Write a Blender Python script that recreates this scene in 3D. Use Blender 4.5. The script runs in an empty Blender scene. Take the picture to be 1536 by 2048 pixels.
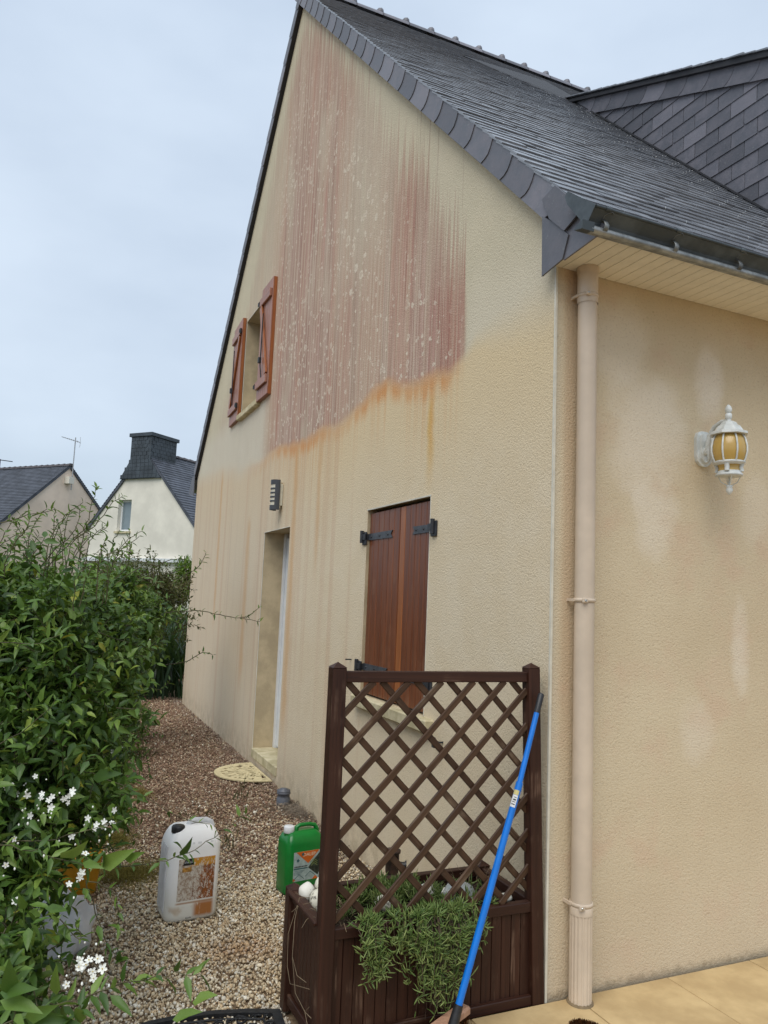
import bpy, math, random
import numpy as np
from mathutils import Matrix, Vector
random.seed(7); rng = np.random.default_rng(7)
S = bpy.context.scene; COL = S.collection
R = math.radians

# ------------------------------------------------------------------ camera
CAMR, CAMU, CAMB, CAMP = [[0.91329, -0.40525, 0.040907], [-0.083344, -0.087628, 0.992661], [-0.398691, -0.909997, -0.113805], [-1.996438, -2.720764, 1.6]]
cd = bpy.data.cameras.new('camera'); cam = bpy.data.objects.new('camera', cd); COL.objects.link(cam)
cam.matrix_world = Matrix(((CAMR[0],CAMU[0],CAMB[0],CAMP[0]),(CAMR[1],CAMU[1],CAMB[1],CAMP[1]),(CAMR[2],CAMU[2],CAMB[2],CAMP[2]),(0,0,0,1)))
cd.sensor_fit = 'VERTICAL'; cd.sensor_height = 36; cd.lens = 26.6572; cd.clip_start = .02; cd.clip_end = 2000
S.camera = cam
# ------------------------------------------------------------------ world: overcast sky
w = bpy.data.worlds.new('World'); S.world = w; w.use_nodes = True
nt = w.node_tree; nt.nodes.clear()
SUN_EL, SUN_AZ = R(56), R(224)          # azimuth from +Y clockwise: behind and left of the camera
out = nt.nodes.new('ShaderNodeOutputWorld'); add = nt.nodes.new('ShaderNodeAddShader')
b1 = nt.nodes.new('ShaderNodeBackground'); b2 = nt.nodes.new('ShaderNodeBackground')
sk = nt.nodes.new('ShaderNodeTexSky'); sk.sky_type = 'NISHITA'; sk.sun_disc = False
sk.sun_elevation = SUN_EL; sk.sun_rotation = SUN_AZ
nt.links.new(sk.outputs[0], b1.inputs[0]); b1.inputs[1].default_value = .02
tc = nt.nodes.new('ShaderNodeTexCoord'); sep = nt.nodes.new('ShaderNodeSeparateXYZ')
nt.links.new(tc.outputs['Generated'], sep.inputs[0])
mp = nt.nodes.new('ShaderNodeMapping'); mp.inputs['Scale'].default_value = (1, 1, 2.2)
nt.links.new(tc.outputs['Generated'], mp.inputs[0])
nz = nt.nodes.new('ShaderNodeTexNoise'); nz.inputs['Scale'].default_value = 1.7; nz.inputs['Detail'].default_value = 5; nz.inputs['Roughness'].default_value = .5
nt.links.new(mp.outputs[0], nz.inputs['Vector'])
rp = nt.nodes.new('ShaderNodeValToRGB'); rp.color_ramp.elements[0].position = .32; rp.color_ramp.elements[1].position = .72
rp.color_ramp.elements[0].color = (.275,.325,.39,1); rp.color_ramp.elements[1].color = (.41,.465,.525,1)
nt.links.new(nz.outputs[0], rp.inputs[0]); nt.links.new(rp.outputs[0], b2.inputs[0])
mr = nt.nodes.new('ShaderNodeMapRange'); mr.inputs[1].default_value = 0; mr.inputs[2].default_value = 1; mr.inputs[3].default_value = .86; mr.inputs[4].default_value = 1.45
nt.links.new(sep.outputs[2], mr.inputs[0]); nt.links.new(mr.outputs[0], b2.inputs[1])
nt.links.new(b1.outputs[0], add.inputs[0]); nt.links.new(b2.outputs[0], add.inputs[1]); nt.links.new(add.outputs[0], out.inputs[0])
# ------------------------------------------------------------------ soft sun behind cloud
sd = bpy.data.lights.new('sun', 'SUN'); sd.energy = 1.5; sd.angle = R(48); sd.color = (1,.95,.88)
sun = bpy.data.objects.new('sun', sd); COL.objects.link(sun)
sdir = Vector((math.sin(SUN_AZ)*math.cos(SUN_EL), math.cos(SUN_AZ)*math.cos(SUN_EL), math.sin(SUN_EL)))
sun.rotation_euler = sdir.to_track_quat('Z', 'Y').to_euler(); sun.location = (-6,-6,9)
S.view_settings.view_transform = 'Standard'; S.view_settings.look = 'None'; S.view_settings.gamma = 1
S.view_settings.use_curve_mapping = False; S.view_settings.exposure = .60
S.render.engine = 'CYCLES'

# ------------------------------------------------------------------ object helpers
WM = {}
def link(o, parent=None, M=None, label=None, cat=None, group=None, kind=None):
    COL.objects.link(o); M = M or Matrix.Identity(4)
    if parent is not None:
        o.parent = parent; o.matrix_parent_inverse = WM[parent.name].inverted()
    o.matrix_basis = M; WM[o.name] = M.copy()
    if label: o['label'] = label
    if cat: o['category'] = cat
    if group: o['group'] = group
    if kind: o['kind'] = kind
    return o
def thing(name, label, cat, loc=(0,0,0), group=None):
    return link(bpy.data.objects.new(name, None), None, Matrix.Translation(loc), label, cat, group)
def inst(name, me, parent, M, **k): return link(bpy.data.objects.new(name, me), parent, M, **k)
def T(x, y, z): return Matrix.Translation((x, y, z))
def frame(o, x, y, z):
    x, y, z = Vector(x).normalized(), Vector(y).normalized(), Vector(z).normalized()
    return Matrix(((x[0],y[0],z[0],o[0]),(x[1],y[1],z[1],o[1]),(x[2],y[2],z[2],o[2]),(0,0,0,1)))
def along(p0, p1, up=(0,0,1)):
    """matrix whose local Z runs from p0 to p1, origin at p0; returns (M, length)"""
    p0, p1 = Vector(p0), Vector(p1); z = (p1-p0).normalized(); x = Vector(up).cross(z)
    if x.length < 1e-4: x = Vector((1,0,0)).cross(z)
    x.normalize(); y = z.cross(x); return frame(p0, x, y, z), (p1-p0).length

class MB:
    def __init__(s): s.v = []; s.f = []; s.sm = []
    def add(s, vs, fs, smooth=False):
        n = len(s.v); s.v += [tuple(v) for v in vs]; s.f += [tuple(i+n for i in f) for f in fs]; s.sm += [smooth]*len(fs); return s
    def box(s, x0, x1, y0, y1, z0, z1, M=None, b=0):
        if b > 0:
            vs = []
            for z, i in ((z0, b), (z0+b, 0), (z1-b, 0), (z1, b)):
                vs += [(x0+i,y0+i,z),(x1-i,y0+i,z),(x1-i,y1-i,z),(x0+i,y1-i,z)] if i else [(x0,y0+b,z),(x0+b,y0,z),(x1-b,y0,z),(x1,y0+b,z),(x1,y1-b,z),(x1-b,y1,z),(x0+b,y1,z),(x0,y1-b,z)]
            A = [0,1,2,3]; B = list(range(4,12)); Cc = list(range(12,20)); D = [20,21,22,23]
            fs = [(3,2,1,0), tuple(D)]
            for k in range(8): fs.append((B[k], B[(k+1)%8], Cc[(k+1)%8], Cc[k]))
            fs += [(A[0],A[1],B[2],B[1]),(A[1],A[2],B[4],B[3]),(A[2],A[3],B[6],B[5]),(A[3],A[0],B[0],B[7]),(A[0],B[1],B[0]),(A[1],B[3],B[2]),(A[2],B[5],B[4]),(A[3],B[7],B[6])]
            fs += [(Cc[1],Cc[2],D[1],D[0]),(Cc[3],Cc[4],D[2],D[1]),(Cc[5],Cc[6],D[3],D[2]),(Cc[7],Cc[0],D[0],D[3]),(Cc[0],Cc[1],D[0]),(Cc[2],Cc[3],D[1]),(Cc[4],Cc[5],D[2]),(Cc[6],Cc[7],D[3])]
        else:
            vs = [(x0,y0,z0),(x1,y0,z0),(x1,y1,z0),(x0,y1,z0),(x0,y0,z1),(x1,y0,z1),(x1,y1,z1),(x0,y1,z1)]
            fs = [(3,2,1,0),(4,5,6,7),(0,1,5,4),(1,2,6,5),(2,3,7,6),(3,0,4,7)]
        if M is not None: vs = [M @ Vector(v) for v in vs]
        return s.add(vs, fs)
    def tube(s, pts, r, n=8, caps=True, smooth=True):
        pts = [Vector(p) for p in pts]; m = len(pts); rr = r if hasattr(r, '__len__') else [r]*m
        vs = []; nx = None
        for i, p in enumerate(pts):
            d = (pts[min(i+1,m-1)] - pts[max(i-1,0)]).normalized()
            if nx is None: nx = d.orthogonal().normalized()
            nx = (nx - d*nx.dot(d)).normalized(); ny = d.cross(nx)
            for k in range(n):
                a = 2*math.pi*k/n; vs.append(p + (nx*math.cos(a) + ny*math.sin(a))*rr[i])
        fs = [(i*n+k, i*n+(k+1)%n, (i+1)*n+(k+1)%n, (i+1)*n+k) for i in range(m-1) for k in range(n)]
        s.add(vs, fs, smooth)
        if caps:
            s.add(vs[:n], [tuple(range(n-1,-1,-1))]); s.add(vs[-n:], [tuple(range(n))])
        return s
    def lathe(s, prof, n=16, c=(0,0,0), ph=0, smooth=True, caps=True, M=None, sx=1, sy=1):
        vs = []
        for r, z in prof:
            for k in range(n):
                a = 2*math.pi*(k+ph)/n; vs.append(Vector((c[0]+r*math.cos(a)*sx, c[1]+r*math.sin(a)*sy, c[2]+z)))
        if M is not None: vs = [M @ v for v in vs]
        m = len(prof)
        s.add(vs, [(i*n+k, i*n+(k+1)%n, (i+1)*n+(k+1)%n, (i+1)*n+k) for i in range(m-1) for k in range(n)], smooth)
        if caps: s.add(vs[:n], [tuple(range(n-1,-1,-1))]); s.add(vs[-n:], [tuple(range(n))])
        return s
    def prism(s, poly, t0, t1, f):
        """extrude 2D polygon; f(a, b, t) -> xyz"""
        n = len(poly); vs = [f(a,b,t0) for a,b in poly] + [f(a,b,t1) for a,b in poly]
        return s.add(vs, [tuple(range(n-1,-1,-1)), tuple(range(n,2*n))] + [(i,(i+1)%n,n+(i+1)%n,n+i) for i in range(n)])
    def mesh(s, name, mat):
        me = bpy.data.meshes.new(name); me.from_pydata(s.v, [], s.f); me.materials.append(mat)
        me.polygons.foreach_set('use_smooth', s.sm); me.validate()
        import bmesh
        bm = bmesh.new(); bm.from_mesh(me); bmesh.ops.recalc_face_normals(bm, faces=bm.faces); bm.to_mesh(me); bm.free()
        return me
    def build(s, name, mat, parent=None, M=None, **k):
        return link(bpy.data.objects.new(name, s.mesh(name, mat)), parent, M, **k)

def big_mesh(name, V, F, mat, col=None, smooth=False):
    """V (n,3); F (m,k) equal-size faces; col (n,4)"""
    me = bpy.data.meshes.new(name); n, (m, k) = len(V), F.shape
    me.vertices.add(n); me.vertices.foreach_set('co', np.ascontiguousarray(V, dtype=np.float32).ravel())
    me.loops.add(m*k); me.loops.foreach_set('vertex_index', np.ascontiguousarray(F, dtype=np.int32).ravel())
    me.polygons.add(m); me.polygons.foreach_set('loop_start', np.arange(0, m*k, k, dtype=np.int32))
    me.polygons.foreach_set('loop_total', np.full(m, k, dtype=np.int32))
    if smooth: me.polygons.foreach_set('use_smooth', np.ones(m, dtype=bool))
    me.update(calc_edges=True)
    if col is not None:
        a = me.color_attributes.new('tint', 'FLOAT_COLOR', 'POINT'); a.data.foreach_set('color', np.ascontiguousarray(col, dtype=np.float32).ravel())
    me.materials.append(mat); return me

# ------------------------------------------------------------------ material helpers
class N:
    def __init__(s, name, rough=.6, spec=.5, metal=0):
        s.m = bpy.data.materials.new(name); s.m.use_nodes = True; s.t = s.m.node_tree; s.t.nodes.clear()
        s.b = s.t.nodes.new('ShaderNodeBsdfPrincipled'); s.o = s.t.nodes.new('ShaderNodeOutputMaterial')
        s.t.links.new(s.b.outputs[0], s.o.inputs[0]); s.tc = s.t.nodes.new('ShaderNodeTexCoord'); s.oi = s.t.nodes.new('ShaderNodeObjectInfo')
        s.b.inputs['Roughness'].default_value = rough; s.b.inputs['Specular IOR Level'].default_value = spec; s.b.inputs['Metallic'].default_value = metal
        s.obj = s.tc.outputs['Object']; s.rnd = s.oi.outputs['Random']
    def st(s, sock, v):
        if hasattr(v, 'is_output'): s.t.links.new(v, sock)
        elif isinstance(v, (tuple, list)): sock.default_value = tuple(v)+(1,)*(len(sock.default_value)-len(v))
        else: sock.default_value = v
    def m_(s, op, a, b=0., c=0., clamp=False):
        n = s.t.nodes.new('ShaderNodeMath'); n.operation = op; n.use_clamp = clamp
        for i, v in enumerate((a,b,c)): s.st(n.inputs[i], v)
        return n.outputs[0]
    def mul(s,a,b): return s.m_('MULTIPLY',a,b)
    def ad(s,a,b): return s.m_('ADD',a,b)
    def sub(s,a,b): return s.m_('SUBTRACT',a,b)
    def ss(s, x, a, b):          # smoothstep from a to b (a may exceed b)
        n = s.t.nodes.new('ShaderNodeMapRange'); n.interpolation_type = 'SMOOTHSTEP'
        if a > b: return s.sub(1., s.ss(x, b, a))
        s.st(n.inputs[0], x); n.inputs[1].default_value = a; n.inputs[2].default_value = b; return n.outputs[0]
    def mix(s, f, a, b, mode='MIX'):
        n = s.t.nodes.new('ShaderNodeMix'); n.data_type = 'RGBA'; n.blend_type = mode; n.clamp_factor = True
        s.st(n.inputs[0], f); s.st(n.inputs[6], a); s.st(n.inputs[7], b); return n.outputs[2]
    def noise(s, vec, scale, detail=3, rough=.5, sc=None, off=None):
        if sc or off is not None:
            mp = s.t.nodes.new('ShaderNodeMapping'); s.t.links.new(vec, mp.inputs[0])
            if sc: mp.inputs['Scale'].default_value = sc
            if off is not None: s.st(mp.inputs['Location'], off)
            vec = mp.outputs[0]
        n = s.t.nodes.new('ShaderNodeTexNoise'); s.t.links.new(vec, n.inputs['Vector'])
        n.inputs['Scale'].default_value = scale; n.inputs['Detail'].default_value = detail; n.inputs['Roughness'].default_value = rough
        return n.outputs[0]
    def vor(s, vec, scale, sc=None, feature='F1', out='Distance', rand=1):
        if sc:
            mp = s.t.nodes.new('ShaderNodeMapping'); s.t.links.new(vec, mp.inputs[0]); mp.inputs['Scale'].default_value = sc; vec = mp.outputs[0]
        n = s.t.nodes.new('ShaderNodeTexVoronoi'); n.feature = feature; s.t.links.new(vec, n.inputs['Vector'])
        n.inputs['Scale'].default_value = scale; n.inputs['Randomness'].default_value = rand; return n.outputs[out]
    def ramp(s, x, stops):
        n = s.t.nodes.new('ShaderNodeValToRGB'); s.st(n.inputs[0], x); e = n.color_ramp.elements
        while len(e) < len(stops): e.new(.5)
        for k, (p, c) in zip(e, stops): k.position = p; k.color = (tuple(c)+(1,))[:4]
        return n.outputs[0]
    def xyz(s, v=None):
        n = s.t.nodes.new('ShaderNodeSeparateXYZ'); s.t.links.new(v or s.obj, n.inputs[0]); return n.outputs
    def vec(s, x, y, z):
        n = s.t.nodes.new('ShaderNodeCombineXYZ')
        for i, v in enumerate((x,y,z)): s.st(n.inputs[i], v)
        return n.outputs[0]
    def curve(s, x, pts, x0, x1, y0, y1):
        n = s.t.nodes.new('ShaderNodeFloatCurve'); c = n.mapping.curves[0]
        P = [((a-x0)/(x1-x0), (b-y0)/(y1-y0)) for a, b in pts]
        c.points[0].location = P[0]; c.points[1].location = P[-1]
        for p in P[1:-1]: c.points.new(*p)
        for p in c.points: p.handle_type = 'VECTOR'
        n.mapping.update(); s.st(n.inputs['Value'], s.m_('DIVIDE', s.sub(x, x0), x1-x0, clamp=True))
        return s.ad(s.mul(n.outputs[0], y1-y0), y0)
    def attr(s, name='tint'):
        n = s.t.nodes.new('ShaderNodeAttribute'); n.attribute_name = name; return n.outputs['Color']
    def col(s, c): s.st(s.b.inputs['Base Color'], c); return s
    def rough(s, v): s.st(s.b.inputs['Roughness'], v); return s
    def bump(s, h, strength=.3, dist=.01):
        n = s.t.nodes.new('ShaderNodeBump'); n.inputs['Strength'].default_value = strength; n.inputs['Distance'].default_value = dist
        s.t.links.new(h, n.inputs['Height']); s.t.links.new(n.outputs[0], s.b.inputs['Normal']); return s

def simple(name, c, rough=.6, var=.15, scale=12, spec=.5, metal=0, bump=0, bscale=60, c2=None):
    n = N(name, rough, spec, metal)
    f = n.noise(n.obj, scale, 4, .6); c2 = c2 or tuple(x*(1-var*1.6) for x in c)
    k = n.mix(n.ss(f, .35, .7), c2, tuple(min(1, x*(1+var*.5)) for x in c)); n.col(n.mix(n.mul(n.rnd, var), k, (0,0,0)))
    if bump: n.bump(n.noise(n.obj, bscale, 3), bump, .004)
    return n.m

def plaster_relief(n, k=1.):
    v = n.vor(n.obj, 170, feature='SMOOTH_F1'); a = n.noise(n.obj, 85, 4, .65); b = n.noise(n.obj, 14, 3)
    h = n.ad(n.ad(n.mul(v, -.7), n.mul(a, 1.4)), n.mul(b, .25)); n.bump(h, .5*k, .006); return a

# --- gable plaster: cleaned band below, reddish streaked growth and lichen rings above
def gable_plaster():
    n = N('gable plaster', .9, .2); x, Y, Z = n.xyz()
    g1 = n.noise(n.obj, .9, 4, .55); g2 = n.noise(n.obj, 4, 4, .6); fine = plaster_relief(n)
    w1 = n.noise(n.obj, 2.2, 4, .6, off=(3,1,7))
    zb = n.curve(Y, [(0,2.95),(.46,2.97),(.70,3.0),(.83,2.92),(1.0,2.88),(1.44,2.95),(1.9,3.06),(2.12,3.04),(2.55,2.97),(2.9,2.95),(3.25,2.99),(3.8,2.95),(4.55,3.05),(5.2,2.99),(6.2,3.02),(7.35,3.19),(9.2,3.27)], 0, 9.2, 2, 4)
    d = n.sub(Z, n.ad(zb, n.mul(n.sub(w1, .5), .14)))
    above = n.ss(n.m_('DIVIDE', d, n.ad(1., n.mul(n.ss(n.m_('ABSOLUTE', n.sub(Y, 2.9)), 1.95, 2.7), 2.5))), -.05, .05)
    # streaks: narrow in Y, long in Z
    def streak(f, zl, off=0., det=2): return n.noise(n.obj, 1, det, .6, sc=(0, f, zl), off=(off,off,off))
    s1 = streak(9, .22, 0, 3); s2 = streak(28, .5, 5); s3 = streak(60, .9, 9); s4 = streak(3., .12, 13)
    top = n.curve(Y, [(0,2.5),(.80,3.4),(.835,4.15),(1.15,4.45),(1.4,4.95),(1.7,5.15),(2.1,5.6),(2.7,6.4),(3.3,7.1),(3.88,7.7),(4.45,8.1),(5.2,7.3),(6.4,5.4),(7.4,4.6),(9.2,3.2)], 0, 9.2, 2, 8.5)
    tops = n.sub(top, n.ad(n.mul(n.sub(streak(24,.02,2), .30), 1.7), n.mul(n.sub(streak(70,.02,4), .3), .9)))
    up_d = n.sub(tops, Z); red = n.ss(up_d, -.06, .34)
    red = n.mul(red, n.ad(.60, n.mul(n.ss(streak(33,.35,71,3), .38, .60), .42)))
    side = n.curve(Y, [(0,0),(.81,0),(.84,1),(1.2,1),(1.75,.85),(2.2,.62),(2.7,.8),(3.2,.95),(4.2,1),(4.75,.9),(4.98,.5),(5.6,.35),(6.6,.3),(7.6,.25),(9.2,.1)], 0, 9.2, 0, 1)
    def spot(yc, zc, ry, rz): return n.mul(n.ss(n.m_('ABSOLUTE', n.sub(Y, yc)), ry, ry*.2), n.ss(n.m_('ABSOLUTE', n.sub(Z, zc)), rz, rz*.25))
    spA, spB = spot(2.45, 4.95, .95, 1.25), spot(1.12, 3.85, .45, .55)
    red = n.mul(n.mul(red, side), above)
    grey = n.mul(n.ss(n.noise(n.obj, 1, 3, .6, sc=(0,2.1,.75), off=(1,6,2)), .52, .72), .45); grey = n.m_('MAXIMUM', grey, n.ad(n.mul(spA,.50), n.mul(spB,.30)))
    red = n.mul(red, n.sub(1., n.mul(grey, .7)))
    base_up = n.mix(g1, (.53,.475,.345), (.62,.56,.41))
    base_up = n.mix(n.mul(n.ss(g2,.4,.7),.35), base_up, (.66,.585,.43))
    rc = n.mix(n.ss(s2, .35, .65), (.345,.185,.145), (.51,.355,.295)); rc = n.mix(n.mul(n.ss(s3,.50,.62),.7), rc, (.26,.145,.115))
    rc = n.mix(n.mul(n.ss(s4,.47,.60),.55), rc, (.45,.205,.15)); rc = n.mix(n.mul(n.ss(Y,1.9,.95),.45), rc, (.38,.165,.125)); rc = n.mix(n.mul(n.ss(streak(95,2.2,61,3),.5,.66),.5), rc, (.64,.52,.42))
    rc = n.mix(n.ss(Z, 7.2, 4.8), n.mix(.38, rc, (.56,.43,.32)), rc)
    up = n.mix(red, base_up, rc)
    up = n.mix(n.mul(n.mul(n.ss(up_d, .9, .05), n.ss(up_d, -.05, .05)), n.mul(side, .35)), up, (.36,.20,.15))
    # thin dark red drip lines rising above the patch
    dl = n.mul(n.ss(streak(46,.35,21), .64, .70), n.ss(n.sub(n.ad(top,.35), Z), 0, .9))
    up = n.mix(n.mul(n.mul(dl, side), .75), up, (.27,.16,.12))
    # grey faded column texture
    up = n.mix(n.mul(n.mul(grey, above), .55), up, (.57,.515,.40))
    # lichen rings, pale
    wob = n.noise(n.obj, 26, 4, .7)
    vv = n.vec(0., n.ad(n.mul(Y, 9.5), n.mul(wob, .7)), n.ad(n.mul(Z, 9.5), n.mul(wob, .6)))
    def ring(sc, thr, off):
        vec = n.t.nodes.new('ShaderNodeMapping'); n.t.links.new(vv, vec.inputs[0]); vec.inputs['Scale'].default_value = (1,sc,sc); vec.inputs['Location'].default_value = (0,off,off*2)
        dd = n.vor(vec.outputs[0], 1., rand=.85); cc = n.vor(vec.outputs[0], 1., out='Color', rand=.85); cr, cg, cb = n.xyz(cc)
        rad = n.ad(.19, n.mul(cg, .22)); q = n.m_('ABSOLUTE', n.sub(dd, rad))
        return n.mul(n.ad(n.ss(q, .085, .03), n.mul(n.ss(n.sub(dd,rad), .0, -.05), .22)), n.m_('GREATER_THAN', cr, thr))
    dens = n.ad(n.noise(n.obj, 1, 3, .6, sc=(0,1.5,.9), off=(4,4,4)), n.ad(n.mul(spA,.22), n.mul(spB,.25)))
    lich = n.m_('MAXIMUM', n.mul(ring(1., .32, 0), n.ss(dens,.50,.62)), n.mul(ring(2., .40, 3.3), n.ss(dens,.30,.44)))
    rz = n.mul(n.ss(n.sub(top, Z), .55, 1.5), n.ss(side, .3, .7))
    lich = n.mul(n.mul(n.m_('MINIMUM', lich, 1.), rz), above)
    up = n.mix(n.mul(lich, .8), up, (.70,.625,.50))
    # whitish wash under the far window
    ww = n.mul(n.mul(n.ss(Y, 4.95, 5.25), n.ss(Z, 3.95, 3.6)), .8)
    up = n.mix(n.mul(ww, n.ad(.55, n.mul(g2,.5))), up, (.66,.62,.51))
    ww2 = n.mul(n.ss(Y, .85, .75), n.ss(d, .55, .05))
    up = n.mix(n.mul(ww2, .75), up, (.64,.58,.45))
    # lower: warm yellow fading to beige with long rusty runs
    lo = n.mix(g1, (.62,.51,.345), (.70,.59,.42)); lo = n.mix(n.mul(n.ss(g2,.35,.7),.4), lo, (.71,.62,.47))
    lo = n.mix(n.mul(n.mul(n.ss(d, -1.0, -.05), .55), n.ad(.5,g2)), lo, (.68,.53,.30))
    far = n.ss(Y, 2.6, 5.2); lo = n.mix(n.mul(far,.55), lo, (.61,.515,.39))
    run = n.mul(n.ss(streak(5.5,.09,31,3), .50, .66), n.ss(Y, 1.0, 3.)); lo = n.mix(n.mul(run,.32), lo, (.52,.32,.20))
    run2 = n.mul(n.ss(streak(24,.25,37,2), .55, .72), far); lo = n.mix(n.mul(run2,.38), lo, (.45,.34,.255))
    for (yc, wd, z0, z1, am) in ((3.86,.13,.4,2.95,.55),(7.15,.10,1.2,3.9,.5),(5.55,.14,.6,2.4,.45),(1.2,.07,2.35,2.80,.75),(3.2,.08,1.8,2.95,.4)):
        k = n.mul(n.ss(n.m_('ABSOLUTE', n.sub(Y, n.ad(yc, n.mul(n.sub(g2,.5),.12)))), wd, 0.), n.mul(n.ss(Z, z0-.2, z0+.3), n.ss(Z, z1+.1, z1-.1)))
        lo = n.mix(n.mul(k, am), lo, (.56,.30,.12) if yc > 2 else (.62,.36,.08))
    # orange rim right under the boundary, with short drips
    sc_ = n.curve(Y, [(0,0),(.80,0),(.9,.35),(1.1,.85),(1.5,.6),(1.9,.85),(2.2,.8),(2.6,.35),(2.9,.3),(3.3,.7),(3.7,.8),(4.5,.6),(4.8,.25),(5.4,.25),(6,.05),(9.2,.05)], 0, 9.2, 0, 1)
    rim = n.mul(n.mul(n.ss(d, -.16, -.02), n.ss(d, .08, .0)), n.ad(.45, n.ss(streak(9,.3,51,3), .4, .6))); drip = n.mul(n.ss(n.ad(d, n.mul(n.sub(streak(34,.3,41),.5),1.1)), -.55, .12), n.ss(streak(22,.2,43), .42, .6))
    both = n.m_('MINIMUM', n.ad(n.mul(rim,.8), n.mul(drip,.45)), 1.)
    lo = n.mix(n.mul(n.mul(both, sc_),.95), lo, (.60,.255,.075))
    col = n.mix(above, lo, up)
    rim2 = n.mul(n.mul(n.ss(n.m_('ABSOLUTE', n.sub(d, .0)), .07, .01), sc_), n.ad(.15,n.mul(g2,.6)))
    col = n.mix(rim2, col, (.60,.27,.09))
    # soil splash along the ground
    sp = n.mul(n.ss(Z, .28, -.06), n.ss(n.noise(n.obj, 9, 4, .7), .35, .65)); col = n.mix(n.mul(sp,.45), col, (.30,.235,.15))
    col = n.mix(n.mul(n.ss(fine, .47, .30), .38), col, (.30,.22,.14)); col = n.mix(n.mul(n.ss(fine, .58, .72), .25), col, (.80,.72,.56)); n.col(col); return n.m

def front_plaster():
    n = N('front plaster', .9, .2); X, y, Z = n.xyz(); g1 = n.noise(n.obj, 1.1, 4, .6); g2 = n.noise(n.obj, 3.6, 4, .55, off=(5,2,1)); fine = plaster_relief(n)
    c = n.mix(n.ss(g1,.3,.7), (.575,.47,.315), (.64,.54,.375)); c = n.mix(n.mul(n.ss(g2,.5,.7),.5), c, (.60,.43,.30))
    # pale bloom left of and above the lantern
    for (xc, zc, rx, rz, a) in ((.93,2.72,.10,.22,.7),(.55,2.42,.26,.30,.55),(.36,2.85,.20,.22,.35),(.60,2.05,.14,.22,.5),(1.12,1.42,.07,.25,.55),(.85,1.05,.12,.16,.35),(1.25,2.1,.12,.2,.3)):
        dd = n.ad(n.m_('POWER', n.m_('DIVIDE', n.sub(X,xc), rx), 2.), n.m_('POWER', n.m_('DIVIDE', n.sub(Z,zc), rz), 2.))
        c = n.mix(n.mul(n.ss(n.ad(dd, n.mul(n.sub(g2,.5),3.)), 1.4, 0.), a), c, (.76,.68,.56))
    # greyish by the corner, brownish behind the downpipe
    c = n.mix(n.mul(n.ss(X, .055, .0), .5), c, (.50,.46,.36))
    c = n.mix(n.mul(n.mul(n.ss(n.m_('ABSOLUTE', n.sub(X,.085)), .05, .01), n.ss(Z, .4, 1.6)), .35), c, (.42,.25,.14))
    c = n.mix(n.mul(n.ss(n.ad(Z, n.mul(g2,.2)), .8, .1),.35), c, (.54,.44,.33))
    gr = n.mul(n.ss(n.ad(Z, n.mul(n.noise(n.obj, 26, 4, .7), -.09)), .0, -.05), 1.); c = n.mix(n.mul(gr,.55), c, (.17,.13,.08))
    sp = n.m_('LESS_THAN', n.vor(n.obj, 7.), .012); c = n.mix(n.mul(sp,.7), c, (.1,.07,.05))
    c = n.mix(n.mul(n.ss(fine, .47, .30), .34), c, (.28,.20,.13)); c = n.mix(n.mul(n.ss(fine, .58, .72), .2), c, (.76,.64,.48)); n.col(c); return n.m

def slate(name, base=(.095,.10,.122), warm=(.135,.125,.145), rough=.42, spec=.5, lich=.25, bmp=.45):
    n = N(name, rough, spec); p = n.obj; q = n.vec(n.mul(n.rnd, 40.), n.mul(n.rnd, 17.), 0.)
    add = n.t.nodes.new('ShaderNodeVectorMath'); n.t.links.new(p, add.inputs[0]); n.t.links.new(q, add.inputs[1]); v = add.outputs[0]
    a = n.noise(v, 9, 5, .65); b = n.noise(v, 45, 4, .6)
    c = n.mix(n.ss(a,.3,.7), base, warm); c = n.mix(n.mul(n.ss(n.rnd,.35,1.), .6), c, tuple(x*.58 for x in base)); c = n.mix(n.mul(n.ss(n.rnd,.25,0.), .45), c, tuple(min(1,x*1.5) for x in warm))
    c = n.mix(n.mul(n.ss(b,.62,.72),lich), c, (.33,.34,.31)); n.col(c)
    n.rough(n.ad(rough-.08, n.mul(a, .3))); n.bump(n.ad(n.mul(a,1.), n.mul(b,.35)), bmp, .006); return n.m

def wood(name, c1, c2, c3, rough=.5, gs=30, spec=.4, worn=(.32,.26,.2), wamt=.3):
    """grain along local Z"""
    n = N(name, rough, spec); q = n.vec(n.mul(n.rnd, 31.), n.mul(n.rnd, 13.), n.mul(n.rnd, 7.))
    add = n.t.nodes.new('ShaderNodeVectorMath'); n.t.links.new(n.obj, add.inputs[0]); n.t.links.new(q, add.inputs[1]); v = add.outputs[0]
    g = n.noise(v, gs, 5, .65, sc=(1,1,.05)); h = n.noise(v, gs*4, 3, .6, sc=(1,1,.03)); l = n.noise(v, 5, 3, .6)
    c = n.mix(n.ss(g,.3,.7), c1, c2); c = n.mix(n.mul(n.ss(h,.5,.7),.5), c, c3); c = n.mix(n.mul(n.rnd,.3), c, c1)
    c = n.mix(n.mul(n.mul(n.ss(l,.52,.72), n.ss(h,.45,.62)),wamt), c, worn); n.col(c); n.rough(n.ad(rough-.1, n.mul(g,.25)))
    n.bump(n.ad(g, n.mul(h,.6)), .35, .003); return n.m

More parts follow.
